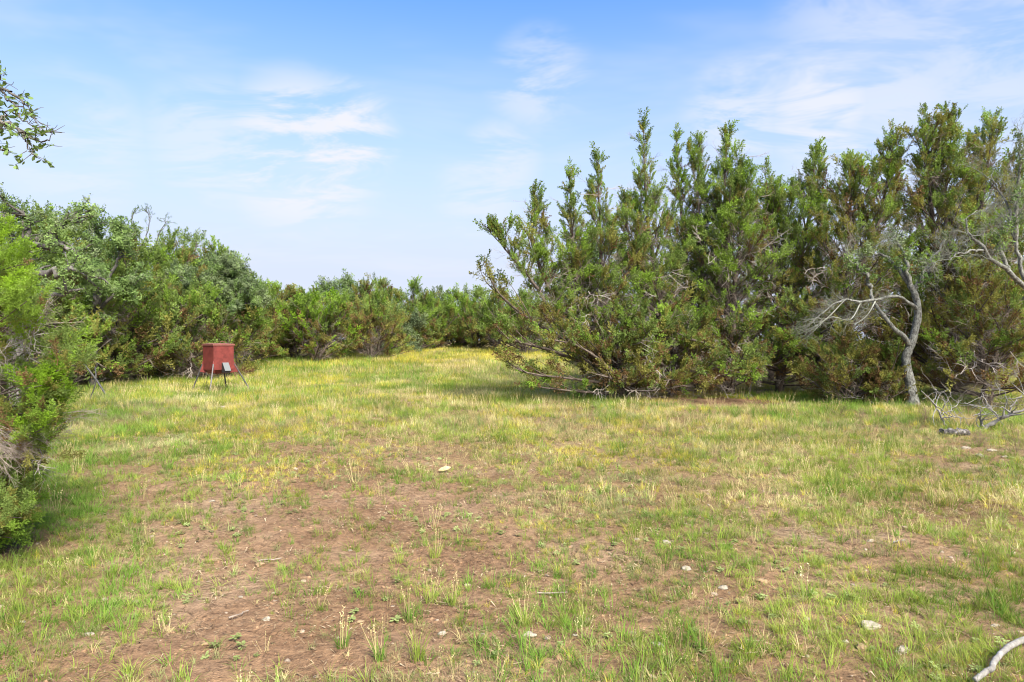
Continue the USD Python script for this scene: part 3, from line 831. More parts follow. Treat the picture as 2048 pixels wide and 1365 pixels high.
cedar('rounder bright-topped cedar filling the dip in the thicket skyline', 15, 1560, 20.5, [
    ([(1560, 600, 20.5), (1551, 480, 20.5), (1546, 410, 20.5)], .12, 2.3, dict(top=.6, cone=1.3, power=.8, twigs=26, t0=.04, leaders=5)),
    ([(1585, 600, 20.3), (1618, 430, 20.3), (1632, 296, 20.3)], .11, 1.95, SPIRE)],
    limbs=[([(1560, 740, 20), (1530, 730, 18.6), (1490, 750, 18)], .05, 1)], mix=GREEN, finish=LOW)
cedar('olive cedar standing behind the lichen-grey oak trunk', 16, 1690, 19.4, [
    ([(1692, 600, 19.4), (1700, 450, 19.4), (1703, 345, 19.4)], .12, 2.34, dict(top=.5, cone=1.15, power=.85, per_m=9, t0=.04, twigs=34, leaders=3)),
    ([(1705, 600, 19.4), (1760, 430, 19.4), (1786, 286, 19.4)], .12, 2.08, dict(top=.5, cone=1.15, power=.85, per_m=9, t0=.04, twigs=34, leaders=3))], mix=YELLOWISH, finish=dict(low_brown=.8, brown_below=4.5))
cedar('broad high cedar with ragged crown rising over the right edge', 17, 1900, 19.0, [
    ([(1880, 600, 19), (1862, 400, 19), (1855, 245, 19)], .13, 2.21, dict(top=.5, cone=1.15, power=.85, per_m=9, t0=.04, twigs=34, leaders=3)),
    ([(1905, 600, 19), (1892, 400, 19), (1906, 236, 19)], .12, 2.08, dict(top=.5, cone=1.15, power=.85, per_m=9, t0=.04, twigs=34, leaders=3)),
    ([(1935, 600, 19), (1962, 420, 19), (1988, 245, 19)], .12, 2.21, dict(top=.5, cone=1.15, power=.85, per_m=9, t0=.04, twigs=34, leaders=3)),
    ([(1960, 600, 18.8), (2035, 450, 18.8), (2066, 330, 18.8)], .12, 2.34, dict(top=.5, cone=1.15, power=.85, per_m=9, t0=.04, twigs=34, leaders=3))], mix=YELLOWISH, finish=dict(low_brown=.8, brown_below=4.5))
cedar('olive-brown cedar drooping to the ground right of the lichen oak', 18, 1975, 16.6, [
    ([(1965, 720, 16.6), (1950, 640, 16.6), (1945, 548, 16.6)], .09, 1.76, dict(top=.5, t0=.05, droop=.25, twigs=26)),
    ([(1990, 720, 16.6), (2010, 640, 16.6), (2040, 570, 16.6)], .08, 1.69, dict(top=.5, t0=.05, droop=.25, twigs=26))], mix=OLIVE, finish=dict(low_brown=.6, brown_below=3))
cedar('knee-high olive cedar bush below the drooping dead oak limb', 19, 1690, 17.4, [
    ([(1690, 740, 17.4), (1688, 668, 17.4)], .05, 1.23, dict(top=.4, t0=.03, twigs=24, per_m=22)), ([(1720, 770, 17.2), (1740, 720, 17.2)], .04, 1.04, dict(top=.4, t0=.03, per_m=22))],
    mix=OLIVE, name='cedar_bush', category='cedar bush', finish=dict(low_brown=.5, brown_below=2))
cedar('small yellowish cedar bush at the foot of the lichen oak trunk', 20, 1772, 16.9, [([(1775, 770, 16.9), (1772, 712, 16.9)], .04, 0.81, dict(top=.35, t0=.03, per_m=24))],
      mix=OLIVE, name='cedar_bush', category='cedar bush', finish=dict(low_brown=.5, brown_below=2))
# deeper in the thicket
for k, (px, d, top, lab) in enumerate([(1290, 25, 470, 'dark cedar deep in the thicket behind the twin-trunk gap'), (1430, 25.5, 420, 'green cedar hidden behind the thick pointed spire'), (1540, 25, 430, 'cedar in the second row behind the rounder bright-topped one'),
                                       (1640, 24.5, 400, 'cedar in the second row behind the olive one'), (1790, 24, 360, 'cedar in the second row behind the lichen oak'), (1960, 24, 350, 'cedar in the second row behind the broad high one'),
                                       (2100, 21, 330, 'cedar closing the thicket just past the right edge')]):
    cedar(lab, 40 + k, px, d, [([(px, 640, d), (px + 8, top, d)], .12, 2.1, dict(top=.6, per_m=7, twigs=6)), ([(px + 20, 640, d), (px + 70, top + 60, d)], .1, 1.8, dict(top=.5, per_m=6, twigs=3))],
          mix=MIXED, size=1.7, finish=LOW, dense=.42)
oak('light green oak seen through the gap between the leaning cedar stems', 60, 1185, 25.0, (1190, 680, 25), [[(1150, 600, 25), (1120, 560, 25)], [(1190, 600, 25), (1180, 520, 25)], [(1230, 610, 25), (1240, 550, 25)]],
    mix={'oak': .5, 'oak_pale': .5}, size=1.6)

# ---------------------------------------------------------------- the lichen-covered oaks
b = foot(1826, 16.7)
t = Tree('oak_tree', 'crooked oak with pale lichen-covered trunk and a drooping dead limb', 'oak tree', 71, b, bark='lichen_bark', twig_look='lichen_twig', mix={'oak': .6, 'oak_pale': .4})
D = 16.7
tr = smooth_line([b] + [P(*p) for p in [(1822, 780, D), (1815, 745, D), (1812, 715, D), (1822, 690, D), (1830, 660, D), (1836, 625, D), (1832, 595, D), (1820, 570, D)]], 40)
w = np.linspace(1, .55, 40) * .125 * (1 + .5 * np.exp(-np.linspace(0, 12, 40)))
t.wood.append(tube(tr + t.rg.normal(0, .006, tr.shape), w * (1 + t.rg.normal(0, .05, 40)), 12))
t2 = smooth_line(pl((1820, 693, D), (1806, 672, D - .1), (1790, 660, D - .2), (1770, 635, D - .2), (1745, 600, D - .1), (1742, 575, D)), 22)
t.wood.append(tube(t2, np.linspace(.07, .03, 22) * (1 + t.rg.normal(0, .08, 22)), 9))
limb = smooth_line(pl((1836, 618, D), (1812, 602, D - .2), (1790, 592, D - .4), (1760, 598, D - .5), (1722, 604, D - .6), (1690, 600, D - .7), (1655, 618, D - .8), (1612, 655, D - .9)), 30)
t.wood.append(tube(limb + t.rg.normal(0, .012, limb.shape), np.linspace(.050, .009, 30) * (1 + t.rg.normal(0, .1, 30)), 8))
for pts, r in (([(1722, 604, D - .6), (1700, 640, D - .9), (1660, 635, D - 1.1), (1625, 665, D - 1.1)], .018), ([(1690, 600, D - .7), (1650, 640, D - 1.0), (1600, 668, D - 1.0)], .015), ([(1752, 600, D - .5), (1735, 630, D - .8), (1710, 650, D - 1)], .018)):
    l2 = smooth_line(pl(*pts), 14); t.limbs.append(tube(l2, np.linspace(r, .006, 14), 6))
    for q in range(12):
        i = t.rg.integers(2, 14)
        t.dead(l2[i], unit([-.8, t.rg.normal(0, .5), -.45 + t.rg.normal(0, .45)]), t.rg.uniform(.3, .6))
for q in range(70):
    i = t.rg.integers(9, 30)
    t.dead(limb[i], unit([-.9, t.rg.normal(0, .55), -.30 + t.rg.normal(0, .5)]), t.rg.uniform(.2, .5))
for pts in ([(1820, 570, D), (1812, 520, D), (1790, 470, D + .3)], [(1826, 585, D), (1850, 540, D), (1890, 480, D + .2)], [(1820, 570, D), (1780, 520, D + .3), (1740, 500, D + .4)], [(1742, 575, D), (1720, 540, D), (1700, 520, D)]):
    line = smooth_line(pl(*pts), 13); line[1:-1] += t.rg.normal(0, .03, (11, 3))
    t.wood.append(tube(line, np.linspace(.06, .02, 13), 7))
    t.grow_along(line, .9, .022, 1, .3, .1, False, (1, 2))
    for _ in range(3):
        t.grow_along(line, .7, .02, 0, .3, .1, True)
t.finish(leaf='oakleaf', n_leaf=4, twig='crooked')

b = foot(2095, 15.2)
t = Tree('oak_tree', 'grey lichened oak reaching in from the right edge with bare twiggy limbs', 'oak tree', 72, b, bark='lichen_bark', twig_look='lichen_twig', mix={'oak': .7, 'oak_pale': .3})
D = 15.2
tr = smooth_line([b] + [P(*p) for p in [(2090, 760, D), (2085, 690, D), (2078, 620, D), (2062, 570, D)]], 26)
t.wood.append(tube(tr, np.linspace(.14, .08, 26), 11))
for pts, r in (([(2066, 590, D), (2015, 540, D - .2), (1985, 520, D - .3), (1968, 500, D - .4), (1950, 480, D - .4), (1935, 465, D - .4), (1932, 438, D - .4)], .055), ([(2050, 560, D), (2030, 480, D), (2020, 420, D + .2), (1985, 360, D + .3)], .045),
               ([(2018, 545, D - .2), (1998, 480, D - .2), (2030, 450, D - .2)], .05), ([(2050, 600, D), (2085, 520, D), (2110, 440, D)], .07), ([(2030, 480, D), (2035, 380, D), (2040, 280, D)], .05), ([(1968, 500, D - .4), (1925, 505, D - .6), (1900, 520, D - .7)], .03)):
    line = smooth_line(pl(*pts), 18); line[1:-1] += t.rg.normal(0, .022, (16, 3))
    t.wood.append(tube(line, np.linspace(r, r * .3, 18), 8))
    for _ in range(2):
        t.grow_along(line, .7, .02, 1, .32, .2, False, (1, 3))
    for q in range(12):
        i = t.rg.integers(5, 18)
        t.dead(line[i], unit([-.4 + t.rg.normal(0, .6), t.rg.normal(0, .5), .35 + t.rg.normal(0, .5)]), t.rg.uniform(.3, .6))
    if pts[0][1] < 590 and r > .045:
        for _ in range(4):
            t.grow_along(line, .7, .014, 0, .3, .2, True)
t.finish(leaf='oakleaf', n_leaf=4, twig='crooked')

# ---------------------------------------------------------------- left side
NEAR = {'juniper': .32, 'juniper_bright': .34, 'juniper_fresh': .16, 'juniper_olive': .12, 'juniper_brown': .06}
b = foot(-60, 5.5)
t = Tree('cedar_tree', 'bright green cedar close to the camera at the left edge', 'cedar', 81, b, mix=NEAR, fine=True, size=.50, dense=1.0)
rg = t.rg
for top, r in ((P(-30, 450, 5.5), .07), (P(20, 560, 5.4), .05), (P(-150, 480, 5.8), .06)):
    ln = smooth_line([b, (b * .7 + top * .3) + rg.normal(0, .08, 3), (b * .35 + top * .65) + rg.normal(0, .06, 3), top], 20)
    t.wood.append(tube(ln, np.linspace(r, .008, 20), 8))
EDGE = np.array([(430, 20), (480, 58), (530, 62), (560, 92), (600, 90), (640, 78), (665, 120), (690, 178), (730, 182), (770, 168), (810, 160), (850, 130), (890, 112), (925, 70), (960, 62), (1000, 74), (1050, 60), (1090, 34)], float)
n = 0
while n < 125:
    py = rg.uniform(440, 1085) if n < 98 else rg.uniform(930, 1088); e = np.interp(py, EDGE[:, 0], EDGE[:, 1])
    px = e - 14 - abs(rg.normal(0, 1)) * (95 if n < 98 else 45) if rg.uniform() < .80 else rg.uniform(-330, e - 10)
    if px < -340:
        continue
    d = 5.25 + rg.normal(0, .22) - .25 * (px > 40)
    tip = P(px, py, d)
    if tip[2] < full_h(tip[0], tip[1]) + .06:
        continue
    root = P(min(px - 60, rg.uniform(-110, -30)), min(py + rg.uniform(20, 120), 1060), 5.55)
    ln = smooth_line([root, root * .45 + tip * .55 + UP * rg.uniform(-.06, .05), tip], 9)
    L = np.linalg.norm(tip - root)
    t.limbs.append(tube(ln, np.linspace(.010, .003, 9), 4, False))
    seg = smooth_line(ln, 17); tan = unit(np.gradient(seg, axis=0)); tone = rg.normal(0, .8) - .5 * (py > 900)
    m = 15
    t.sprays(seg, unit(tan * .5 + UP * .35), 1 - min(.7, .32 / L) * rg.uniform(0, 1, m) ** 1.3, 1.0, tone)
    t.sp[-1] = t.sp[-1] + rg.normal(0, .045, t.sp[-1].shape)
    n += 1
for q in range(60):
    t.dead(P(rg.uniform(-60, 60), rg.uniform(600, 930), 5.2), unit([rg.uniform(.2, 1), rg.normal(0, .4), rg.normal(-.2, .35)]), rg.uniform(.25, .5))
for q in range(16):
    t.snags.append((P(rg.uniform(-40, 90), rg.uniform(580, 900), 5.1), unit([rg.uniform(.2, 1), rg.normal(-.3, .4), rg.normal(0, .4)]), rg.uniform(.2, .4)))
for q in range(26):
    t.dead(P(rg.uniform(-60, 0), rg.uniform(850, 890), 4.85), unit([rg.uniform(.5, 1), -.1, rg.uniform(-.7, -.1)]), rg.uniform(.25, .42))
t.finish(low_brown=.25, brown_below=2.2)
MX = {'juniper': .52, 'juniper_bright': .26, 'juniper_olive': .18, 'juniper_brown': .04}
LEFT = 'trees along the left side of the clearing'
oak('spreading green oak with dark crooked limbs behind the near left cedar', 82, 15, 12.0, (15, 600, 12.0), [
    [(25, 530, 11.9), (60, 495, 11.9), (105, 485, 11.9), (150, 505, 11.9)], [(30, 520, 12), (45, 470, 12), (50, 430, 12)], [(40, 510, 12.1), (110, 460, 12.2), (140, 440, 12.3)],
    [(-20, 510, 12), (-60, 460, 12)], [(40, 550, 11.7), (110, 545, 11.5), (160, 545, 11.5)], [(20, 490, 12.4), (5, 440, 12.6)], [(60, 580, 11.7), (130, 590, 11.5)]],
    r0=.13, group=LEFT, size=.85, dense=1.7, L=.62)
oak('rounded fresh green oak between the spreading oak and the bare-topped one', 90, 185, 23.0, (180, 640, 23), [[(170, 570, 23), (140, 520, 23), (135, 480, 23)], [(190, 560, 23), (190, 500, 23), (185, 465, 23)], [(210, 570, 22.8), (240, 520, 22.8), (245, 490, 22.8)], [(215, 600, 22.6), (262, 570, 22.6)], [(190, 600, 22.2), (185, 550, 22)]],
    r0=.12, group=LEFT, mix={'oak': .85, 'oak_pale': .15}, size=1.25, dense=1.5, L=.9)
cedar('bushy cedar filling the gap under the spreading left oak', 83, 150, 23.5, [([(150, 640, 23.5), (165, 520, 23.5)], .1, 2.0, dict(top=.6, t0=.04, twigs=24, power=.6)), ([(100, 650, 23), (80, 560, 23)], .08, 1.7, dict(top=.5, t0=.04, twigs=20, power=.6)), ([(190, 670, 23.2), (205, 590, 23.2)], .08, 1.6, dict(top=.5, t0=.04, twigs=26, power=.6))], LEFT, mix=MX, finish=LOW)
cedar('dense dark cedar with brown twiggy skirt left of the feeder', 84, 262, 26.5, [([(258, 660, 26.5), (255, 505, 26.5)], .13, 2.4, dict(top=.6, t0=.03, twigs=34, power=.6)), ([(305, 660, 26.6), (318, 520, 26.6)], .11, 2.1, dict(top=.55, t0=.03, twigs=30, power=.6)), ([(215, 660, 26.2), (205, 535, 26.2)], .11, 2.0, dict(top=.55, t0=.03, twigs=30, power=.6)), ([(320, 690, 26.2), (335, 600, 26)], .08, 1.6, dict(top=.5, t0=.03, twigs=30, power=.6))],
      LEFT, mix=MX, finish=LOW, size=1.45, dense=.7)
oak('nearly bare oak whose twisted top stands above the left cedars', 85, 288, 29.5, (285, 540, 29.5), [[(275, 495, 29.5), (264, 450, 29.5), (266, 428, 29.5)], [(290, 495, 29.5), (299, 450, 29.5), (297, 428, 29.5)], [(305, 495, 29.5), (325, 460, 29.5), (331, 445, 29.5)], [(288, 505, 29.5), (280, 475, 29.5)]],
    r0=.045, group=LEFT, L=.55, dense=.8, kids=(3, 5), size=.5, level=1, finish=dict(leaf='oakleaf', n_leaf=4, twig='crooked'))
oak('grey-green oak with uneven crown rising behind the red feeder', 86, 425, 29.5, (420, 660, 29.5), [[(450, 610, 28.5), (480, 585, 28.5)], [(400, 600, 28.5), (370, 560, 28.5)], [(420, 590, 28.5), (425, 545, 28.5)], [(440, 630, 28.2), (470, 615, 28.2), (495, 605, 28.2)], [(390, 630, 28.2), (355, 610, 28.2)], [(440, 590, 28.8), (462, 555, 28.8)]],
    r0=.12, group=LEFT, mix={'oak': .55, 'oak_pale': .45}, size=1.1, dense=2.0, L=1.2, kids=(4, 6))
oak('leafy oak with bright spray of leaves poking up beside the grey-green oak', 87, 375, 31.0, (378, 630, 31), [[(385, 560, 31), (392, 495, 31)], [(370, 570, 31), (357, 540, 31)], [(400, 570, 31), (415, 540, 31)], [(378, 570, 31), (374, 525, 31)]], r0=.1, group=LEFT, mix={'oak': .6, 'oak_pale': .4}, size=1.4, L=.9)
oak('dark-topped oak at the right end of the left tree group', 88, 468, 33, (465, 650, 33), [[(455, 590, 33), (448, 540, 33)], [(480, 600, 33), (492, 575, 33)], [(465, 590, 33), (468, 540, 33)], [(490, 625, 33), (510, 605, 33)]], r0=.1, group=LEFT, size=1.5, L=1.0)
cedar('olive cedar with pale twiggy underside just behind the feeder', 89, 385, 27.0, [([(380, 670, 27), (378, 600, 27)], .1, 2.2, dict(top=.6, t0=.04, twigs=34, power=.5)), ([(430, 690, 27.5), (440, 630, 27.5)], .08, 2.0, dict(top=.6, t0=.04, twigs=34, power=.5)), ([(480, 690, 29), (492, 615, 29)], .08, 2.0, dict(top=.6, t0=.04, twigs=34, power=.5))], LEFT, mix=MIXED, size=1.5, finish=LOW, dense=.7)
for k, (px, d, top, w, lab) in enumerate([(335, 30, 492, 2.4, 'tall green cedar between the bare-topped oak and the grey-green oak'), (425, 33, 520, 2.6, 'cedar standing behind the grey-green oak'), (478, 35, 562, 2.3, 'cedar at the low right shoulder of the left trees'), (95, 22, 455, 2.1, 'green cedar pushing up through the spreading left oak'), (235, 25, 478, 2.2, 'mid green cedar behind the fresh green oak')]):
    cedar(lab, 130 + k, px, d, [([(px, 640, d), (px + 4, top, d)], .12, w, dict(top=.8, per_m=10, twigs=14, t0=.04, power=.55, cone=1.05)), ([(px - 18, 650, d), (px - 40, top + 30, d)], .1, w * .9, dict(top=.7, per_m=9, power=.55, cone=1.05)), ([(px + 18, 650, d), (px + 38, top + 24, d)], .1, w * .9, dict(top=.7, per_m=9, power=.55, cone=1.05))],
          LEFT, mix=MX, size=1.65, finish=LOW, dense=.55)
for k, (px, d, top, lab) in enumerate([(55, 26, 475, 'cedar behind the spreading left oak'), (165, 30, 490, 'cedar in the second row left of the bare-topped oak'), (325, 35, 535, 'cedar in the second row behind the bare-topped oak'), (-60, 19, 450, 'cedar closing the left side behind the near cedar')]):
    cedar(lab, 95 + k, px, d, [([(px, 640, d), (px + 5, top, d)], .12, 2.6, dict(top=.8, per_m=8, twigs=4, t0=.04, power=.6)), ([(px + 15, 650, d), (px + 50, top + 30, d)], .1, 2.3, dict(top=.6, per_m=7, power=.6))], LEFT, mix=MX, size=1.9, finish=LOW, dense=.4)

# overhanging limb, top left
b = np.array([-5.9, 4.3, float(full_h(-5.9, 4.3)) - .05])
t = Tree('oak_tree', 'oak limb hanging into the top left corner against the sky', 'oak tree', 120, b, bark='oak_bark', twig_look='oak_bark', mix={'oak': .85, 'oak_pale': .15})
D = 5.0
tr = smooth_line([b, b + [.1, .05, 1.0], b + [-.05, .2, 2.0], P(-330, 330, D), P(-260, 210, D)], 24)
t.wood.append(tube(tr, np.linspace(.17, .07, 24), 11))
TIPS = []
rg = t.rg
for pts, r, ends in (([(-330, 330, D), (-180, 270, D), (-60, 180, D), (0, 178, D), (30, 190, D), (55, 212, D)], .022, 6), ([(-180, 270, D), (-70, 232, D), (0, 240, D), (40, 262, D), (66, 280, D), (98, 282, D)], .018, 9), ([(-180, 270, D), (-80, 285, D), (0, 300, D), (22, 304, D)], .014, 2),
                   ([(40, 262, D), (55, 290, D), (62, 312, D)], .007, 3), ([(-60, 180, D), (-20, 165, D), (8, 152, D)], .009, 3), ([(0, 178, D), (25, 208, D), (60, 225, D), (75, 245, D)], .008, 5), ([(-70, 232, D), (-15, 255, D), (15, 258, D)], .008, 4), ([(0, 240, D), (18, 225, D), (45, 238, D), (85, 262, D), (105, 270, D)], .007, 7)):
    line = smooth_line(pl(*pts), 26); line[2:-1] += rg.normal(0, .008, (23, 3))
    t.limbs.append(tube(line, np.linspace(r, max(r * .25, .0022), 26), 6))
    for q in range(ends * 2):
        i = rg.integers(11, 26); tl = rg.uniform(.06, .16)
        d = unit(line[min(i + 1, 25)] - line[i - 2] + rg.normal(0, .06, 3) + UP * .02)
        tw = line[i] + np.linspace(0, 1, 4)[:, None] * d * tl + rg.normal(0, .004, (4, 3))
        t.limbs.append(tube(tw, [.003, .0026, .002, .0014], 4, False))
        if q < ends * 1.5:
            TIPS.append((tw[-1], d)); TIPS.append((tw[2], d))
    for q in range(10):
        i = rg.integers(0, 10)
        if line[i][0] < P(-20, 0, D)[0]:
            t.sp.append(line[i:i + 1]); t.sd.append(unit(rg.normal(0, 1, (1, 3)))); t.st.append(np.array([.3]))
for q in range(120):    # the rest of its crown, outside the picture
    c = P(-330, 250, D) + rg.normal(0, 1, 3) * [.45, .8, .55] - [.35, 0, 0]
    if to_px(c)[0] < -60:
        t.sp.append(c[None]); t.sd.append(unit(rg.normal(0, 1, (1, 3)))); t.st.append(np.array([rg.uniform(.25, .4)]))
path = t.finish(leaf='oakleaf', n_leaf=4)
n = 0
for p, d in TIPS:
    for q in range(rg.integers(3, 6)):
        if n >= 290:
            break
        ld = unit(d + rg.normal(0, .7, 3)); s = unit(np.cross(ld, rg.normal(0, .6, 3) + UP)); l = rg.uniform(.032, .055)
        v, f = leaf_quad(p + rg.normal(0, .006, 3), ld, s, l, l * .48)
        obj('leaf', (v - b, f), M['oak'], path); n += 1

# ---------------------------------------------------------------- the far edge of the clearing
FAR = 'trees along the far edge of the clearing'
rows = [  # px, d, top py, half width m, kind, label
    (498, 39, 583, 2.0, 'c', 'dark green cedar at the left end of the far treeline'),
    (545, 41, 572, 2.1, 'c', 'pointed cedar above grey dead twigs in the far treeline'),
    (592, 40, 588, 2.2, 'o', 'olive cedar over a pale thicket of dead twigs, right of the feeder'),
    (632, 38, 590, 2.0, 'b', 'bright green cedar standing forward in the far treeline'),
    (676, 46, 562, 2.3, 'k', 'oak with loose leafy top standing above the far cedars'),
    (728, 44, 572, 2.2, 'm', 'mixed cedar with a bare whitish stem showing in its middle'),
    (756, 48, 556, 2.2, 'm', 'cedar with the highest tuft of the far treeline'),
    (742, 40, 628, 1.9, 'o', 'low olive cedar bush in front of the far treeline'),
    (790, 47, 632, 1.5, 'p', 'small pale grey-green oak among far cedars'),
    (826, 50, 562, 2.3, 'c', 'cedar with single needle-like tip right of the treeline centre'),
    (868, 52, 588, 2.1, 'm', 'cedar leaning over the narrow white stems at the field edge'),
    (915, 54, 588, 2.4, 'b', 'fresh green cedar in the recess of the far clearing'),
    (955, 52, 580, 2.2, 'c', 'cedar with twin small tips near the leaning thicket end'),
    (998, 50, 590, 2.2, 'm', 'cedar half hidden behind the leaning four-spired cedar'),
    (1050, 46, 590, 2.2, 'c', 'cedar mostly hidden behind the leaning four-spired cedar')]
for k, (px, d, top, hw, kind, lab) in enumerate(rows):
    top += 14
    g = np.random.default_rng(900 + k)
    if kind in 'kp':
        mid = 690 - (690 - top) * .45
        s = hw / d * FPX
        oak(lab, 300 + k, px, d, (px, mid + 10, d), [[(px - s * .6, mid - 15, d), (px - s * .8, mid - 30, d)], [(px - s * .2, mid - 30, d), (px - s * .3, top + 8, d)], [(px + s * .3, mid - 30, d), (px + s * .3, top, d)], [(px + s * .6, mid - 10, d), (px + s * .9, mid - 20, d)],
                                                      [(px + s * .4, mid + 20, d), (px + s * .8, mid + 25, d)], [(px - s * .4, mid + 20, d), (px - s * .8, mid + 25, d)]],
            group=FAR, mix={'oak': .75, 'oak_pale': .25} if kind == 'k' else {'oak_pale': 1}, size=1.7, L=1.2)
        continue
    mix = {'c': MX, 'b': NEAR, 'o': OLIVE, 'm': MIXED}[kind]
    s = 20
    stems = [([(px, 670, d), (px + g.uniform(-4, 4), top, d)], .11, hw * 1.25, dict(top=.7, t0=.03, per_m=10, twigs=16, power=.6, cone=1.06, leaders=1))]
    for q in range(2):
        o = g.uniform(.35, .75) * hw / d * FPX * (1 if q else -1)
        stems.append(([(px + o * .6, 675, d), (px + o, top + g.uniform(12, 34), d + g.uniform(-.6, .6))], .09, hw * 1.0, dict(top=.7, t0=.03, per_m=9, twigs=12, power=.6, cone=1.06)))
    cedar(lab, 300 + k, px, d, stems, FAR, mix=mix, size=1.75, dense=.5, finish=LOW)
BACK = 'hazy trees in the row behind the far treeline'
for k, (px, d, top, where) in enumerate([(470, 62, 600, 'leftmost of its row, beyond the dark-topped oak'), (530, 62, 598, 'left of the pointed cedar'), (590, 66, 596, 'above the olive cedar with dead twigs'), (650, 64, 592, 'left of the loose-topped oak'), (710, 66, 590, 'right of the loose-topped oak'),
                                         (775, 70, 590, 'right of the highest far tuft'), (840, 68, 588, 'behind the needle-tipped cedar'), (880, 72, 584, 'in the dip right of the needle-tipped cedar'), (930, 76, 588, 'behind the recess of the clearing'), (985, 70, 592, 'left of the leaning thicket end'), (1040, 68, 590, 'seen through the leaning cedar'), (1110, 60, 585, 'deep behind the leaning cedar stems')]):
    cedar('hazy green distant tree ' + where, 350 + k, px, d, [([(px, 660, d), (px + 2, top, d)], .12, 2.8, dict(top=.8, t0=.03, per_m=6, twigs=0, power=.7)), ([(px + 12, 660, d), (px + 22, top + 8, d)], .12, 2.6, dict(top=.8, t0=.03, per_m=5, twigs=0, power=.7))],
          BACK, mix={'oak_pale': .35, 'juniper': .65}, size=3.0, dense=.3, finish=dict())

# ---------------------------------------------------------------- the feeder
FD = 21.4
fb = G(425, 785); fx0 = P(434, 0, FD)[0]
base = np.array([fx0, FD + .1, float(full_h(fx0, FD + .1))])
TH = math.radians(51)            # turn of the square hopper
fp = thing('game_feeder', 'dark red metal game feeder on four splayed pipe legs', 'feeder', loc=base)


def sq(hw, z, turn=TH):
    """Corners front, right, back, left of a square turned on the ground: the front corner points at the camera."""
    c = np.array([[0, -1], [1, 0], [0, 1], [-1, 0]]) * hw * math.sqrt(2)
    a = turn - math.radians(45)
    r = np.array([[math.cos(a), -math.sin(a)], [math.sin(a), math.cos(a)]])
    c = c @ r.T
    return np.c_[c, np.full(4, z)]


Z0, Z1 = .60, 1.50
hw = .330
body = [sq(hw * .99, Z0 + .10), sq(hw, Z0 + .14), sq(hw * 1.0, Z1 - .02)]
fun = sq(hw * .62, Z0 - .02)
v = np.vstack([fun] + body)
f = []
for lvl in range(3):
    for k in range(4):
        a, b2, c, d2 = lvl * 4 + k, lvl * 4 + (k + 1) % 4, lvl * 4 + 4 + (k + 1) % 4, lvl * 4 + 4 + k
        f += [(a, b2, c), (a, c, d2)]
f += [(0, 2, 1), (0, 3, 2), (12, 13, 14), (12, 14, 15)]
obj('hopper', (v, np.array(f)), M['red'], fp)
lidm = []
lo, mi, hi = sq(hw + .022, Z1 - .045), sq(hw + .026, Z1 + .006), sq(hw * .5, Z1 + .028)
v = np.vstack([lo, mi, hi]); f = []
for lvl in range(2):
    for k in range(4):
        a, b2, c, d2 = lvl * 4 + k, lvl * 4 + (k + 1) % 4, lvl * 4 + 4 + (k + 1) % 4, lvl * 4 + 4 + k
        f += [(a, b2, c), (a, c, d2)]
f += [(0, 2, 1), (0, 3, 2), (8, 9, 10), (8, 10, 11)]
lid = obj('lid', (v, np.array(f)), M['lid'], fp)
hd = smooth_line([(.06, 0, Z1 + .02), (.06, 0, Z1 + .075), (.18, 0, Z1 + .075), (.18, 0, Z1 + .02)], 16)
obj('handle', tube(hd, .009, 6), M['lid'], str(lid.GetPath()), smooth=True)
cor = sq(hw, 0)
feet_px = [(423, 785), (490, 780), (441, 783), (377, 783)]
for k in range(4):
    g = G(*feet_px[k])
    out = unit(cor[k] * [1, 1, 0])
    top_z = Z0 + .28
    dist = [.20, .46, .20, .30][k]
    top = cor[k] * [1, 1, 0] * 1.035 + UP * top_z
    bot = cor[k] * [1, 1, 0] + out * [.36, .56, .36, .36][k]
    bw = base + bot
    bot = np.array([bot[0], bot[1], float(full_h(bw[0], bw[1])) - base[2] - .06])
    leg = obj('leg', tube(np.array([top, top * .5 + bot * .5, bot]), .021, 10), M['steel' if k == 0 else 'dark_steel'], fp, smooth=40)
    # the pipe sits in a triangular corner gusset
    q0 = cor[k] * [1, 1, 0] * .985
    s2 = unit(np.cross(out, UP)) * .012
    dn = (bot - top) / (bot - top)[2]
    pz = top + dn * (Z0 + .04 - top_z)
    tri = np.array([q0 + UP * (top_z + .10), pz + out * .02, q0 * .8 + UP * (Z0 - .0)])
    vv = np.vstack([tri - s2, tri + s2])
    obj('leg_gusset', (vv, np.array([(0, 1, 2), (3, 5, 4), (0, 3, 4), (0, 4, 1), (1, 4, 5), (1, 5, 2), (2, 5, 3), (2, 3, 0)])), M['red'], fp)
# timer housing with a tilted grey solar panel on the right-hand face
e = unit(cor[1] - cor[0]); nrm = unit(np.cross(e, UP)); nrm = nrm if nrm[1] < 0 else -nrm
fc = (cor[0] + cor[1]) / 2 + e * .02
prof = [(0.0, .30), (.055, .30), (.215, .06), (.20, .0), (.0, .0)]
W2 = .085
v = np.array([fc + e * s * W2 + nrm * a + UP * (Z0 + .015 + z) for s in (-1, 1) for a, z in prof])
f = [(0, 1, 2), (0, 2, 3), (0, 3, 4), (5, 7, 6), (5, 8, 7), (5, 9, 8)]
for k in range(5):
    j = (k + 1) % 5
    f += [(k, k + 5, j + 5), (k, j + 5, j)]
box_ = obj('timer_box', (v, np.array(f)), M['black'], fp)
a0, a1 = fc + nrm * .055 + UP * (Z0 + .015 + .30), fc + nrm * .215 + UP * (Z0 + .015 + .06)
pn = unit(np.cross(e, a1 - a0)); pn = pn if pn[2] > 0 else -pn
v = np.array([q + e * s * (W2 + .012) + pn * o for o in (.003, .022) for q, s in ((a0, -1), (a0, 1), (a1 + (a1 - a0) * .05, 1), (a1 + (a1 - a0) * .05, -1))])
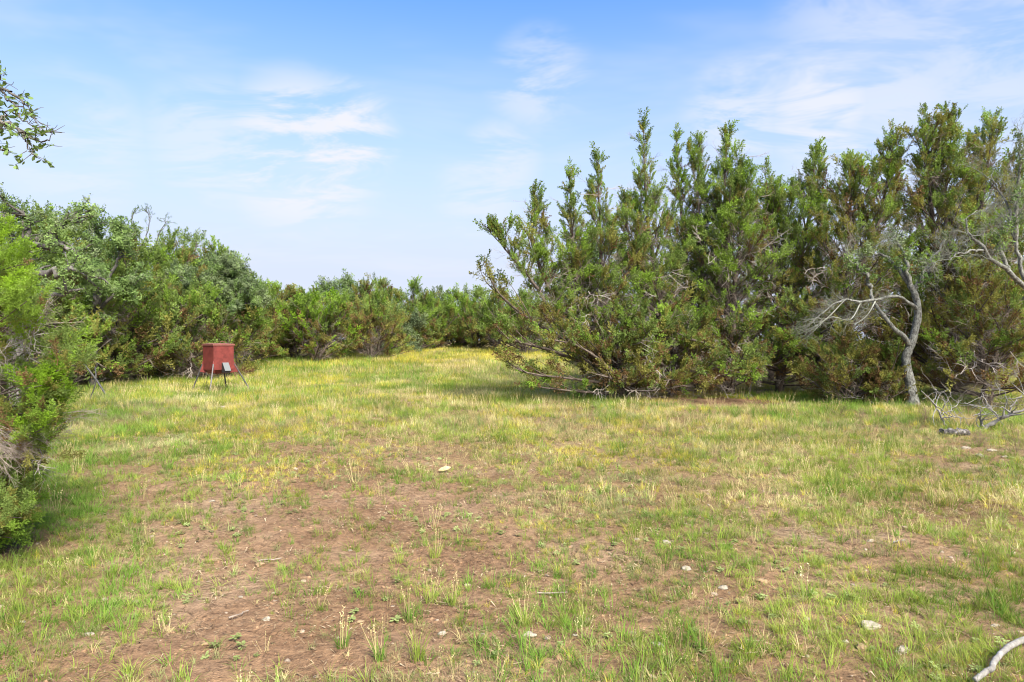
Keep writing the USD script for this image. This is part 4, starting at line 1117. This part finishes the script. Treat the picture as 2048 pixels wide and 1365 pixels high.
bx = [(0, 2, 1), (0, 3, 2), (4, 5, 6), (4, 6, 7), (0, 1, 5), (0, 5, 4), (1, 2, 6), (1, 6, 5), (2, 3, 7), (2, 7, 6), (3, 0, 4), (3, 4, 7)]
obj('solar_panel', (v, np.array(bx)), M['panel'], str(box_.GetPath()))

# ---------------------------------------------------------------- pipes leaning out of the near cedar
D = 17.6
b = G(219, 795); p1 = P(168, 728, b[1] + .5)
m = obj('metal_pole', tube(np.array([b - UP * .1, (b + p1) / 2, p1]), .026, 10), M['dark_steel'], smooth=40)
tag(m, 'straight dark metal pole slanting out of the near left cedar', 'pole')
b = G(175, 803)
m = obj('bent_rod', tube(smooth_line([b - UP * .08, P(190, 772, b[1]), P(192, 752, b[1]), P(190, 735, b[1] + .2)], 14), .014, 8), M['dark_steel'], smooth=40)
tag(m, 'thin bent dark rod rising beside the slanting metal pole', 'rod')

# ---------------------------------------------------------------- fallen wood


def dead_branch(name, label, cat, seed, root, lines, look='dead_wood', kids=3, group=None):
    rg = np.random.default_rng(seed)
    path = thing(name, label, cat, group, root)
    main, side = [], []
    for pts, r in lines:
        line = smooth_line(pts, 18); line[1:-1] += rg.normal(0, .012, (16, 3))
        (main if r > .013 else side).append(tube(line, np.linspace(r, r * .3, 18) * (1 + rg.normal(0, .12, 18)), 8))
        for _ in range(kids):
            i = rg.integers(6, 17); d = unit(line[min(i + 1, 17)] - line[i - 1] + rg.normal(0, .8, 3)); L = rg.uniform(.2, .5)
            tw = [line[i]]
            for q in range(4):
                d = unit(d + rg.normal(0, .25, 3)); tw.append(tw[-1] + d * L / 4)
            side.append(tube(np.array(tw), np.linspace(r * .45, .003, 5), 5, False))
    for nm, parts in (('stem', main), ('side_twigs', side)):
        if parts:
            v, f = join(parts)
            obj(nm, (v - root, f), M[look], path, smooth=True)
    return path


g = G(1893, 855); D = g[1]
dead_branch('dead_branch', 'forked bleached dead branch lying between lichen oak and dark log', 'branch', 401, g, [
    ([g, P(1885, 838, D), P(1872, 815, D), P(1862, 800, D), P(1842, 782, D)], .024), ([P(1880, 828, D), P(1892, 805, D), P(1905, 785, D)], .012), ([P(1882, 832, D), P(1905, 818, D + .1), P(1924, 800, D + .2)], .012),
    ([P(1884, 836, D), P(1905, 834, D - .1), P(1924, 838, D - .2)], .015), ([P(1866, 806, D), P(1873, 785, D + .1), P(1862, 770, D + .1)], .009)], kids=5)
g = G(1962, 862); D = g[1]
dead_branch('dead_branch', 'thick bleached dead limb slanting up to the right edge', 'branch', 402, g, [
    ([g + UP * .02, P(1975, 852, D), P(2000, 840, D - .1), P(2025, 828, D - .2), P(2060, 812, D - .3), P(2110, 790, D - .3)], .042), ([P(1968, 855, D), P(1960, 838, D), P(1956, 828, D)], .024), ([P(2000, 840, D), P(1985, 820, D), P(1972, 805, D), P(1962, 780, D)], .014),
    ([P(2015, 832, D), P(2025, 812, D), P(2040, 795, D), P(2055, 780, D)], .014), ([P(1998, 838, D), P(1980, 818, D - .2), P(1945, 812, D - .2), P(1928, 806, D - .2)], .011), ([P(2005, 838, D), P(2015, 800, D), P(2000, 775, D), P(1990, 760, D)], .010),
    ([P(1960, 856, D), P(1953, 840, D), P(1968, 818, D), P(1990, 812, D)], .009)], kids=6)
g = G(1904, 872)
v, f = join([tube(smooth_line([g + [-.20, .03, .055], g + [-.05, 0, .07], g + [.12, -.02, .06], g + [.30, .03, .05]], 14) + np.random.default_rng(3).normal(0, .008, (14, 3)), .06 * (1 + .25 * np.sin(np.arange(14) * 1.7)), 10)])
m = obj('rotten_log', (v, f), M['dark_wood'], smooth=True)
tag(m, 'short dark rotten log with pale broken end in the grass', 'log')
g = G(1958, 1372); D = g[1]
ln = smooth_line([P(1950, 1380, D - .05), P(1972, 1352, D), P(1983, 1330, D), P(1988, 1302, D + .05), P(2004, 1275, D + .15), P(2025, 1262, D + .25), P(2060, 1248, D + .35), P(2120, 1225, D + .5)], 36)
ln[:, 2] = np.convolve(np.pad(full_h(ln[:, 0], ln[:, 1]), 6, mode='edge'), np.ones(13) / 13, 'valid') + .04 + .03 * np.sin(np.linspace(0, 3.1, 36))
rg = np.random.default_rng(9)
ln[1:-1] += rg.normal(0, .001, (34, 3))
m = obj('fallen_branch', tube(ln, .0125 * (1 + .10 * np.convolve(rg.normal(0, 1, 40), np.ones(5) / 5, 'valid')) * np.linspace(.95, 1.25, 36), 10), M['dead_wood'], smooth=True)
tag(m, 'smooth grey curved branch lying in the bottom right corner', 'branch')
STICKS = [(1798, 1092, .17, .55, 'pale straight stick in the right part of the meadow'), (1105, 1193, .2, .1, 'thin reddish stick lying on bare soil right of centre'), (540, 1123, .16, .3, 'thin dark twig on the bare soil left of centre'), (290, 858, .18, -.1, 'short stick in the grass near the left cedar'), (1590, 832, .3, -.35, 'dark stick lying before the thicket'), (480, 1235, .12, .9, 'short twig beside the small white stone')]
for k, (px, py, L, a, lab) in enumerate(STICKS):
    g = G(px, py); d = np.array([math.cos(a), math.sin(a), 0])
    ln = g + d * np.linspace(-.5, .5, 7)[:, None] * L + np.random.default_rng(k).normal(0, .006, (7, 3)); ln[:, 2] = full_h(ln[:, 0], ln[:, 1]) + .02
    m = obj('stick', tube(ln, np.linspace(.006, .0035, 7), 6), M['dead_wood' if k in (0, 3) else 'twig'], smooth=True)
    tag(m, lab, 'stick')
g = G(877, 944)
v, f = leaf_quad(np.zeros(3), unit([.8, .5, .1]), unit([-.4, .7, .3]), .17, .07)
m = obj('wood_chip', (np.vstack([v, v + [0, 0, .012]]) + g + UP * .03, np.vstack([f[:, ::-1], f + 6] + [np.array([(k, (k + 1) % 6, (k + 1) % 6 + 6), (k, (k + 1) % 6 + 6, k + 6)]) for k in range(6)])), M['straw'])
tag(m, 'yellowish strip of bark lying in the middle of the meadow', 'bark strip')

# dry brown weeds standing near the fallen wood
for k, (px, py, s, lab) in enumerate([(1848, 850, .42, 'dry brown twiggy weed left of the forked dead branch'), (1680, 835, .36, 'dry brown weed clump in front of the yellow cedar bush'), (1722, 838, .32, 'small dry brown weed beside the lichen oak foot'), (1958, 892, .34, 'greyish dry weed in front of the thick dead limb'), (2035, 905, .36, 'dry brown weed at the right edge by the loose stones')]):
    g = G(px, py)
    parts = []
    rg = np.random.default_rng(700 + k)
    for q in range(9):
        v, f = SHAPE[f'deadweed{q % 4}']
        a = rg.uniform(0, 6.28); ti = rg.uniform(0, .75)
        z = unit([math.cos(a) * ti, math.sin(a) * ti, 1]); x = unit(np.cross([0, 1, 0.1], z)); y = np.cross(z, x)
        parts.append(((v * s * rg.uniform(.5, 1)) @ np.stack([x, y, z]), f))
    v, f = join(parts)
    m = obj('dry_weed', (v + g, f), M['dead_weed'])
    tag(m, lab, 'weed')

# ---------------------------------------------------------------- stones
STONES = [  # px, py, width in px, look, label or None
    (45, 1251, 12, 'stone', 'white stone in the grass at the far left bottom'), (178, 1270, 17, 'stone', 'flat white stone lower left, between two grass tufts'), (532, 1243, 15, 'stone', 'tan-white stone half sunk in soil, lower left middle'),
    (1057, 1279, 26, 'stone', 'largest flat white stone on the bare soil at bottom centre'), (884, 1277, 15, 'stone', 'small white stone left of the largest flat one'), (1312, 1295, 22, 'stone', 'rounded pale boulder-like stone at bottom, right of centre'),
    (1447, 1180, 18, 'stone', 'pale stone on bare patch beside a yellow weed'), (1742, 1258, 31, 'stone', 'long flat pale stone before the bare patch, lower right'), (1804, 1305, 26, 'stone', 'squarish pale stone below the long flat one'), (1333, 1085, 16, 'stone', 'flat white stone right of a pair, right of centre'),
    (1274, 1079, 12, 'stone', 'small stone on the left of the flat white one'), (1372, 1144, 16, 'stone', 'thin white stone on the small bare strip right of centre'), (1740, 1085, 14, 'stone', 'oval white stone near the pale straight stick'), (965, 1278, 9, 'stone', 'tiny white stone just left of the largest flat white one'), (2008, 1302, 24, 'stone_tan', 'orange-tan stone beside the curved grey branch'),
    (1722, 1298, 20, 'stone_tan', 'tan slab stone under the long flat pale stone'), (1690, 1285, 16, 'stone', 'pale chip stone left of the tan slab'), (1525, 1168, 22, 'stone_tan', 'yellowish slab stone between green tufts, right'), (1984, 905, 15, 'stone', 'right stone of the loose row below the thick dead limb'), (1932, 898, 14, 'stone', 'leftmost stone of the loose row below the thick dead limb'), (1962, 913, 16, 'stone', 'middle stone of the loose row below the thick dead limb'), (2010, 915, 13, 'stone', 'stone at the right end of the loose row near the frame edge'),
    (430, 1120, 20, 'stone_tan', 'low flat tan stone on bare soil, left of centre'), (520, 1131, 18, 'stone_tan', 'flat tan stone just right of the thin dark twig'), (1020, 924, 9, 'stone', 'small pale stone at the upper rim of the bare soil, right of the bark strip'), (425, 1006, 10, 'stone', 'small pale stone on bare soil near the grass tuft at its top left'), (205, 983, 11, 'stone', 'pale stone in the shaded grass right of the near cedar'), (445, 816, 12, 'stone', 'pale stone in the yellow grass below the feeder'), (590, 940, 10, 'stone', 'small stone in the grass left of the bark strip'), (1190, 912, 9, 'stone', 'small pale stone in the dry grass below the thicket'),
    (1560, 940, 10, 'stone', 'pale stone in the middle of the right-hand grass'), (1625, 1024, 14, 'stone_tan', 'tan stone between the middle of the right grass and the stick'), (1670, 912, 10, 'stone', 'pale stone in the grass in front of the dry brown weed clump'), (480, 1192, 10, 'stone', 'small stone just below the flat tan stones, left'), (700, 1100, 8, 'stone', 'little pale stone in the centre of the bare soil'), (1410, 1148, 9, 'stone', 'small chip right of the thin white stone on the bare strip'), (960, 1283, 7, 'stone', 'tiny chip touching the left side of the largest flat stone'), (1150, 1276, 9, 'stone', 'small pale stone among the reed-like tufts, bottom'), (1990, 1250, 14, 'stone', 'pale stone in the right corner above the orange-tan stone'), (1280, 1340, 10, 'stone_tan', 'tan stone at the bottom edge right of centre'), (720, 1248, 16, 'stone_tan', 'flat tan stone between the bottom tufts, left of centre'), (410, 1290, 14, 'stone_tan', 'flat tan stone at the bottom left by the soil edge')]
for k, (px, py, wpx, look, lab) in enumerate(STONES):
    g = G(px, py); rg = np.random.default_rng(800 + k)
    w = wpx / FPX * g[1] * .62
    v, f = rock(800 + k, w, w * rg.uniform(.55, .8), w * rg.uniform(.38, .6), 3, .42)
    a = rg.uniform(-.5, .5); R = np.array([[math.cos(a), -math.sin(a), 0], [math.sin(a), math.cos(a), 0], [0, 0, 1]])
    m = obj('stone', (v @ R.T + g + UP * w * .12, f), M[look], smooth=50)
    tag(m, lab, 'stone', 'pale stones scattered in the meadow')

# ---------------------------------------------------------------- grass
rng = np.random.default_rng(77)
GR = {}


def add(name, keys, pos, axis, scale):
    GR.setdefault(name, Scatter()).add(keys, pos, axis, rng.uniform(0, 6.28, len(pos)), scale)


def near_noise(x, y, s, seed):
    return meshkit.fbm(np.stack([x * s, y * s, 0 * x], -1), 3, seed)


def in_feeder(x, y):
    return np.hypot(x - base[0], y - base[1]) < .25


for lo, hi, per, shape, size, hmul in ((2.7, 6.5, 560, 'tuft', .72, .9), (6.5, 12, 290, 'tuft', 1.0, .9), (12, 20, 85, 'tall', 1.0, .85), (17, 30, 22, 'patch', 1.15, 1.0), (30, 56, 9.0, 'patch', 1.7, 1.0)):
    A = (hi ** 2 - lo ** 2) * .86
    n = int(A * per)
    y = np.sqrt(rng.uniform(lo ** 2, hi ** 2, n)); x = y * rng.uniform(-.86, .86, n)
    z = full_h(x, y)
    px, py = to_px(np.stack([x, y, z], -1))
    cov, mix = meadow(px, py)
    pn = np.clip((near_noise(x, y, 1.3, 3) - .5) * 3.4 + (near_noise(x, y, 4.5, 4) - .5) * 4.0, -1.1, 1.1)
    keep = rng.uniform(0, 1, n) < np.clip(cov * (1.05 + .85 * pn) - (1 - cov) * .24, .10 * cov, 1)
    if hi > 20:
        keep &= (y < 21) | (cov > .3)
    x, y, z, mix, cov = x[keep], y[keep], z[keep], mix[keep], cov[keep]
    n = len(x)
    # kinds come in drifts
    drift = np.stack([near_noise(x, y, .9, 20 + k) for k in range(5)], -1)
    mix = mix * np.clip((drift - .36) * 6, .08, 2.2)
    mix /= mix.sum(-1, keepdims=True)
    kind = (rng.uniform(0, 1, n)[:, None] > np.cumsum(mix, 1)).sum(1).clip(0, 4)
    for q, kn in enumerate(KINDS):
        s = kind == q
        m = int(s.sum())
        if not m:
            continue
        sh = np.full(m, shape, dtype=object)
        if shape == 'tuft':
            r = rng.uniform(0, 1, m)
            sh = np.where(r < .42, 'sparse', 'tuft')
            if kn in ('green', 'lush'):
                sh = np.where(r > .90, 'tall', sh)
            if kn == 'straw':
                sh = np.where(r > .90, 'stalk', sh)
        nv = np.array([4 if a == 'stalk' else 6 for a in sh])
        keys = [(f'{a}{int(u * b)}', kn) for a, u, b in zip(sh, rng.uniform(0, 1, m), nv)]
        sc = size * rng.uniform(.55, 1.25, m) * (.6 + .45 * cov[s]) * {'lush': 1.3, 'green': 1.1}.get(kn, 1.0)
        ax = np.stack([rng.normal(0, .12, m), rng.normal(0, .12, m), np.ones(m)], -1)
        add(kn, keys, np.stack([x[s], y[s], z[s]], -1), ax, np.stack([sc, sc, sc * hmul * rng.uniform(.75, 1.2, m)], -1))
# seed stalks over the farther field
for lo, hi, per, sc in ((5, 14, 6, .95), (14, 34, 3.0, 1.5)):
    n = int((hi ** 2 - lo ** 2) * .8 * per)
    y = np.sqrt(rng.uniform(lo ** 2, hi ** 2, n)); x = y * rng.uniform(-.82, .82, n); z = full_h(x, y)
    cov, mix = meadow(*to_px(np.stack([x, y, z], -1)))
    k = rng.uniform(0, 1, n) < cov * (.25 + mix[:, 4] + mix[:, 3])
    x, y, z = x[k], y[k], z[k]; n = len(x)
    add('straw', [(f'stalk{i}', 'straw') for i in rng.integers(0, 4, n)], np.stack([x, y, z], -1), np.tile(UP, (n, 1)) + rng.normal(0, .08, (n, 3)), sc * rng.uniform(.7, 1.3, n))
# scattered single tufts on the bare soil
n = 2300
y = np.sqrt(rng.uniform(2.8 ** 2, 13 ** 2, n)); x = y * rng.uniform(-.82, .82, n); z = full_h(x, y)
k = near_noise(x, y, .8, 71) > .40
x, y, z = x[k], y[k], z[k]; n = len(x)
kd = rng.choice(['green', 'lush', 'blue'], n, p=[.5, .25, .25])
for kn in ('green', 'lush', 'blue'):
    s = kd == kn; m = int(s.sum())
    add(kn, [(f'tuft{i}', kn) for i in rng.integers(0, 6, m)], np.stack([x[s], y[s], z[s]], -1), np.tile(UP, (m, 1)) + rng.normal(0, .1, (m, 3)), rng.uniform(.55, 1.15, m))
# small broad-leaved weeds, litter and pebbles
n = 1500
y = np.sqrt(rng.uniform(2.8 ** 2, 10 ** 2, n)); x = y * rng.uniform(-.82, .82, n); z = full_h(x, y)
k = near_noise(x, y, 1.4, 60) > .52
x, y, z = x[k], y[k], z[k]; n = len(x)
add('weed', [(f'weed{i}', 'weed') for i in rng.integers(0, 4, n)], np.stack([x, y, z + .005], -1), np.tile(UP, (n, 1)) + rng.normal(0, .15, (n, 3)), rng.uniform(.4, .95, n))
n = 15000
y = np.sqrt(rng.uniform(2.8 ** 2, 18 ** 2, n)); x = y * rng.uniform(-.82, .82, n); z = full_h(x, y)
add('litter', [(f'litter{i}', 'litter') for i in rng.integers(0, 3, n)], np.stack([x, y, z + .004], -1), np.tile(UP, (n, 1)), rng.uniform(.7, 1.5, n) * (1 + y / 14))
n = 5200
y = np.sqrt(rng.uniform(2.8 ** 2, 14 ** 2, n)); x = y * rng.uniform(-.82, .82, n); z = full_h(x, y)
sc = .005 * rng.pareto(2.2, n).clip(.4, 4.2) + .003
add('pebble', [(f'pebble{i}', 'pebble') for i in rng.integers(0, 3, n)], np.stack([x, y, z], -1), np.tile(UP, (n, 1)), sc)
M['clod'] = plain_look('soil_clod', (.25, .155, .088), rough=.95, vary=.45, scale=14, spec=.1)
n = 12000
y = np.sqrt(rng.uniform(2.8 ** 2, 11 ** 2, n)); x = y * rng.uniform(-.82, .82, n); z = full_h(x, y)
k = near_noise(x, y, 1.8, 90) > .42
x, y, z = x[k], y[k], z[k]; n = len(x)
add('clod', [(f'pebble{i}', 'clod') for i in rng.integers(0, 3, n)], np.stack([x, y, z - .001], -1), np.tile(UP, (n, 1)) + rng.normal(0, .4, (n, 3)), .004 + .004 * rng.pareto(2.0, n).clip(0, 3.2))
for nm, pn_, lab, cat in (('green', 'green_grass', 'thin green grass spread over the clearing', 'grass'), ('lush', 'lush_grass', 'fresh deep green grass along the left edge and thicket foot', 'grass'), ('blue', 'grey_green_grass', 'soft grey-green grass in drifts', 'grass'),
                          ('yellow', 'yellow_grass', 'golden yellow grass of the middle field', 'grass'), ('straw', 'dry_grass', 'pale dry straw grass with seed heads', 'grass'), ('weed', 'low_weeds', 'small broad-leaved weeds dotted over the soil', 'weeds'),
                          ('litter', 'dry_litter', 'scraps of dry grass and twig lying on the soil', 'litter'), ('pebble', 'pebbles', 'fine pale gravel bits on the bare soil', 'pebbles'), ('clod', 'soil_crumbs', 'brown crumbs of soil loose on the bare ground', 'soil')):
    tag(GR[nm].define(f'/World/{pn_}', SHAPE, M), lab, cat, kind='stuff')
    print(pn_, len(GR[nm].key))

# single tufts that stand out on the bare soil
TUFTS = [(225, 1158, 0.9, 'dark green grass tuft, left, the larger of a close pair'), (290, 1190, 0.6, 'low bright grass tuft just right of the larger left one'), (870, 1118, 1.0, 'tallest yellow-green grass tuft on the bare soil in the centre'), (800, 1128, 0.7, 'narrow grass tuft left of the tallest central tuft'), (682, 1300, 0.9, 'broad grass tuft near the bottom edge with pale seed heads'), (862, 1208, 0.9, 'upright grass tuft, left of two standing close together below centre'), (905, 1215, 0.8, 'upright grass tuft, right of two standing close together below centre'), (820, 1245, 0.9, 'grass tuft with white seed heads below the close pair'), (372, 1052, 0.9, 'loose grass tuft on the left border of the bare soil'), (1042, 1036, 0.6, 'spiky leaning grass tuft on the right border of the bare soil'), (1115, 1160, 0.8, 'green tuft among dry grass above the reddish stick'), (1050, 1260, 0.8, 'grass tuft behind the largest flat white stone'), (835, 1330, 1.1, 'largest grass tuft at the bottom edge, left of centre'), (760, 1325, 0.9, 'grass tuft at the bottom edge, left of the largest one'), (1125, 1245, 0.7, 'thin grass tuft right of the largest flat white stone'), (1170, 1250, 0.9, 'reed-like grass tuft at the start of the lush right corner'), (1405, 1300, 1.0, 'grass tuft right of the rounded pale stone'), (500, 1000, 0.8, 'grass tuft at the top left border of the bare soil'), (300, 1090, 0.9, 'soft grass tuft above the close left pair'), (1610, 1200, 0.9, 'dark green grass tuft right of the yellowish slab stone'), (640, 1225, 0.6, 'small sprawling weed-like tuft on the soil, lower left of centre'), (1340, 1290, 0.7, 'small tuft touching the rounded pale stone'), (610, 1020, 0.6, 'little round tuft at the top of the bare soil'), (980, 1175, 0.6, 'short grey-green tuft left of the reddish stick')]
for k, (px, py, s, lab) in enumerate(TUFTS):
    g = G(px, py)
    p = numbered('/World', 'grass_tuft')
    x = UsdGeom.Xform.Define(stage, p)
    if k < 3:
        kk = k
        rgk = np.random.default_rng(40 + k)
        obj('blades', tuft(950 + k, 46, .035, .17, .0046, (.08, .7)), M[('green', 'lush', 'green')[k]], p)
        obj('seed_stalks', seed_stalks(960 + k, 5, .03, .22), M['straw'], p)
    else:
        x.GetPrim().GetReferences().AddInternalReference(f'/World/grass_tuft' + ('' if k % 3 == 0 else f'_{k % 3:03d}'))
        x.GetPrim().SetInstanceable(True)
    x.ClearXformOpOrder()
    x.AddTranslateOp().Set(tuple(g)); x.AddRotateZOp().Set(float(k * 67 % 360)); x.AddScaleOp().Set((s, s, s))
    tag(x, lab, 'grass tuft', 'single grass tufts standing on the bare soil')
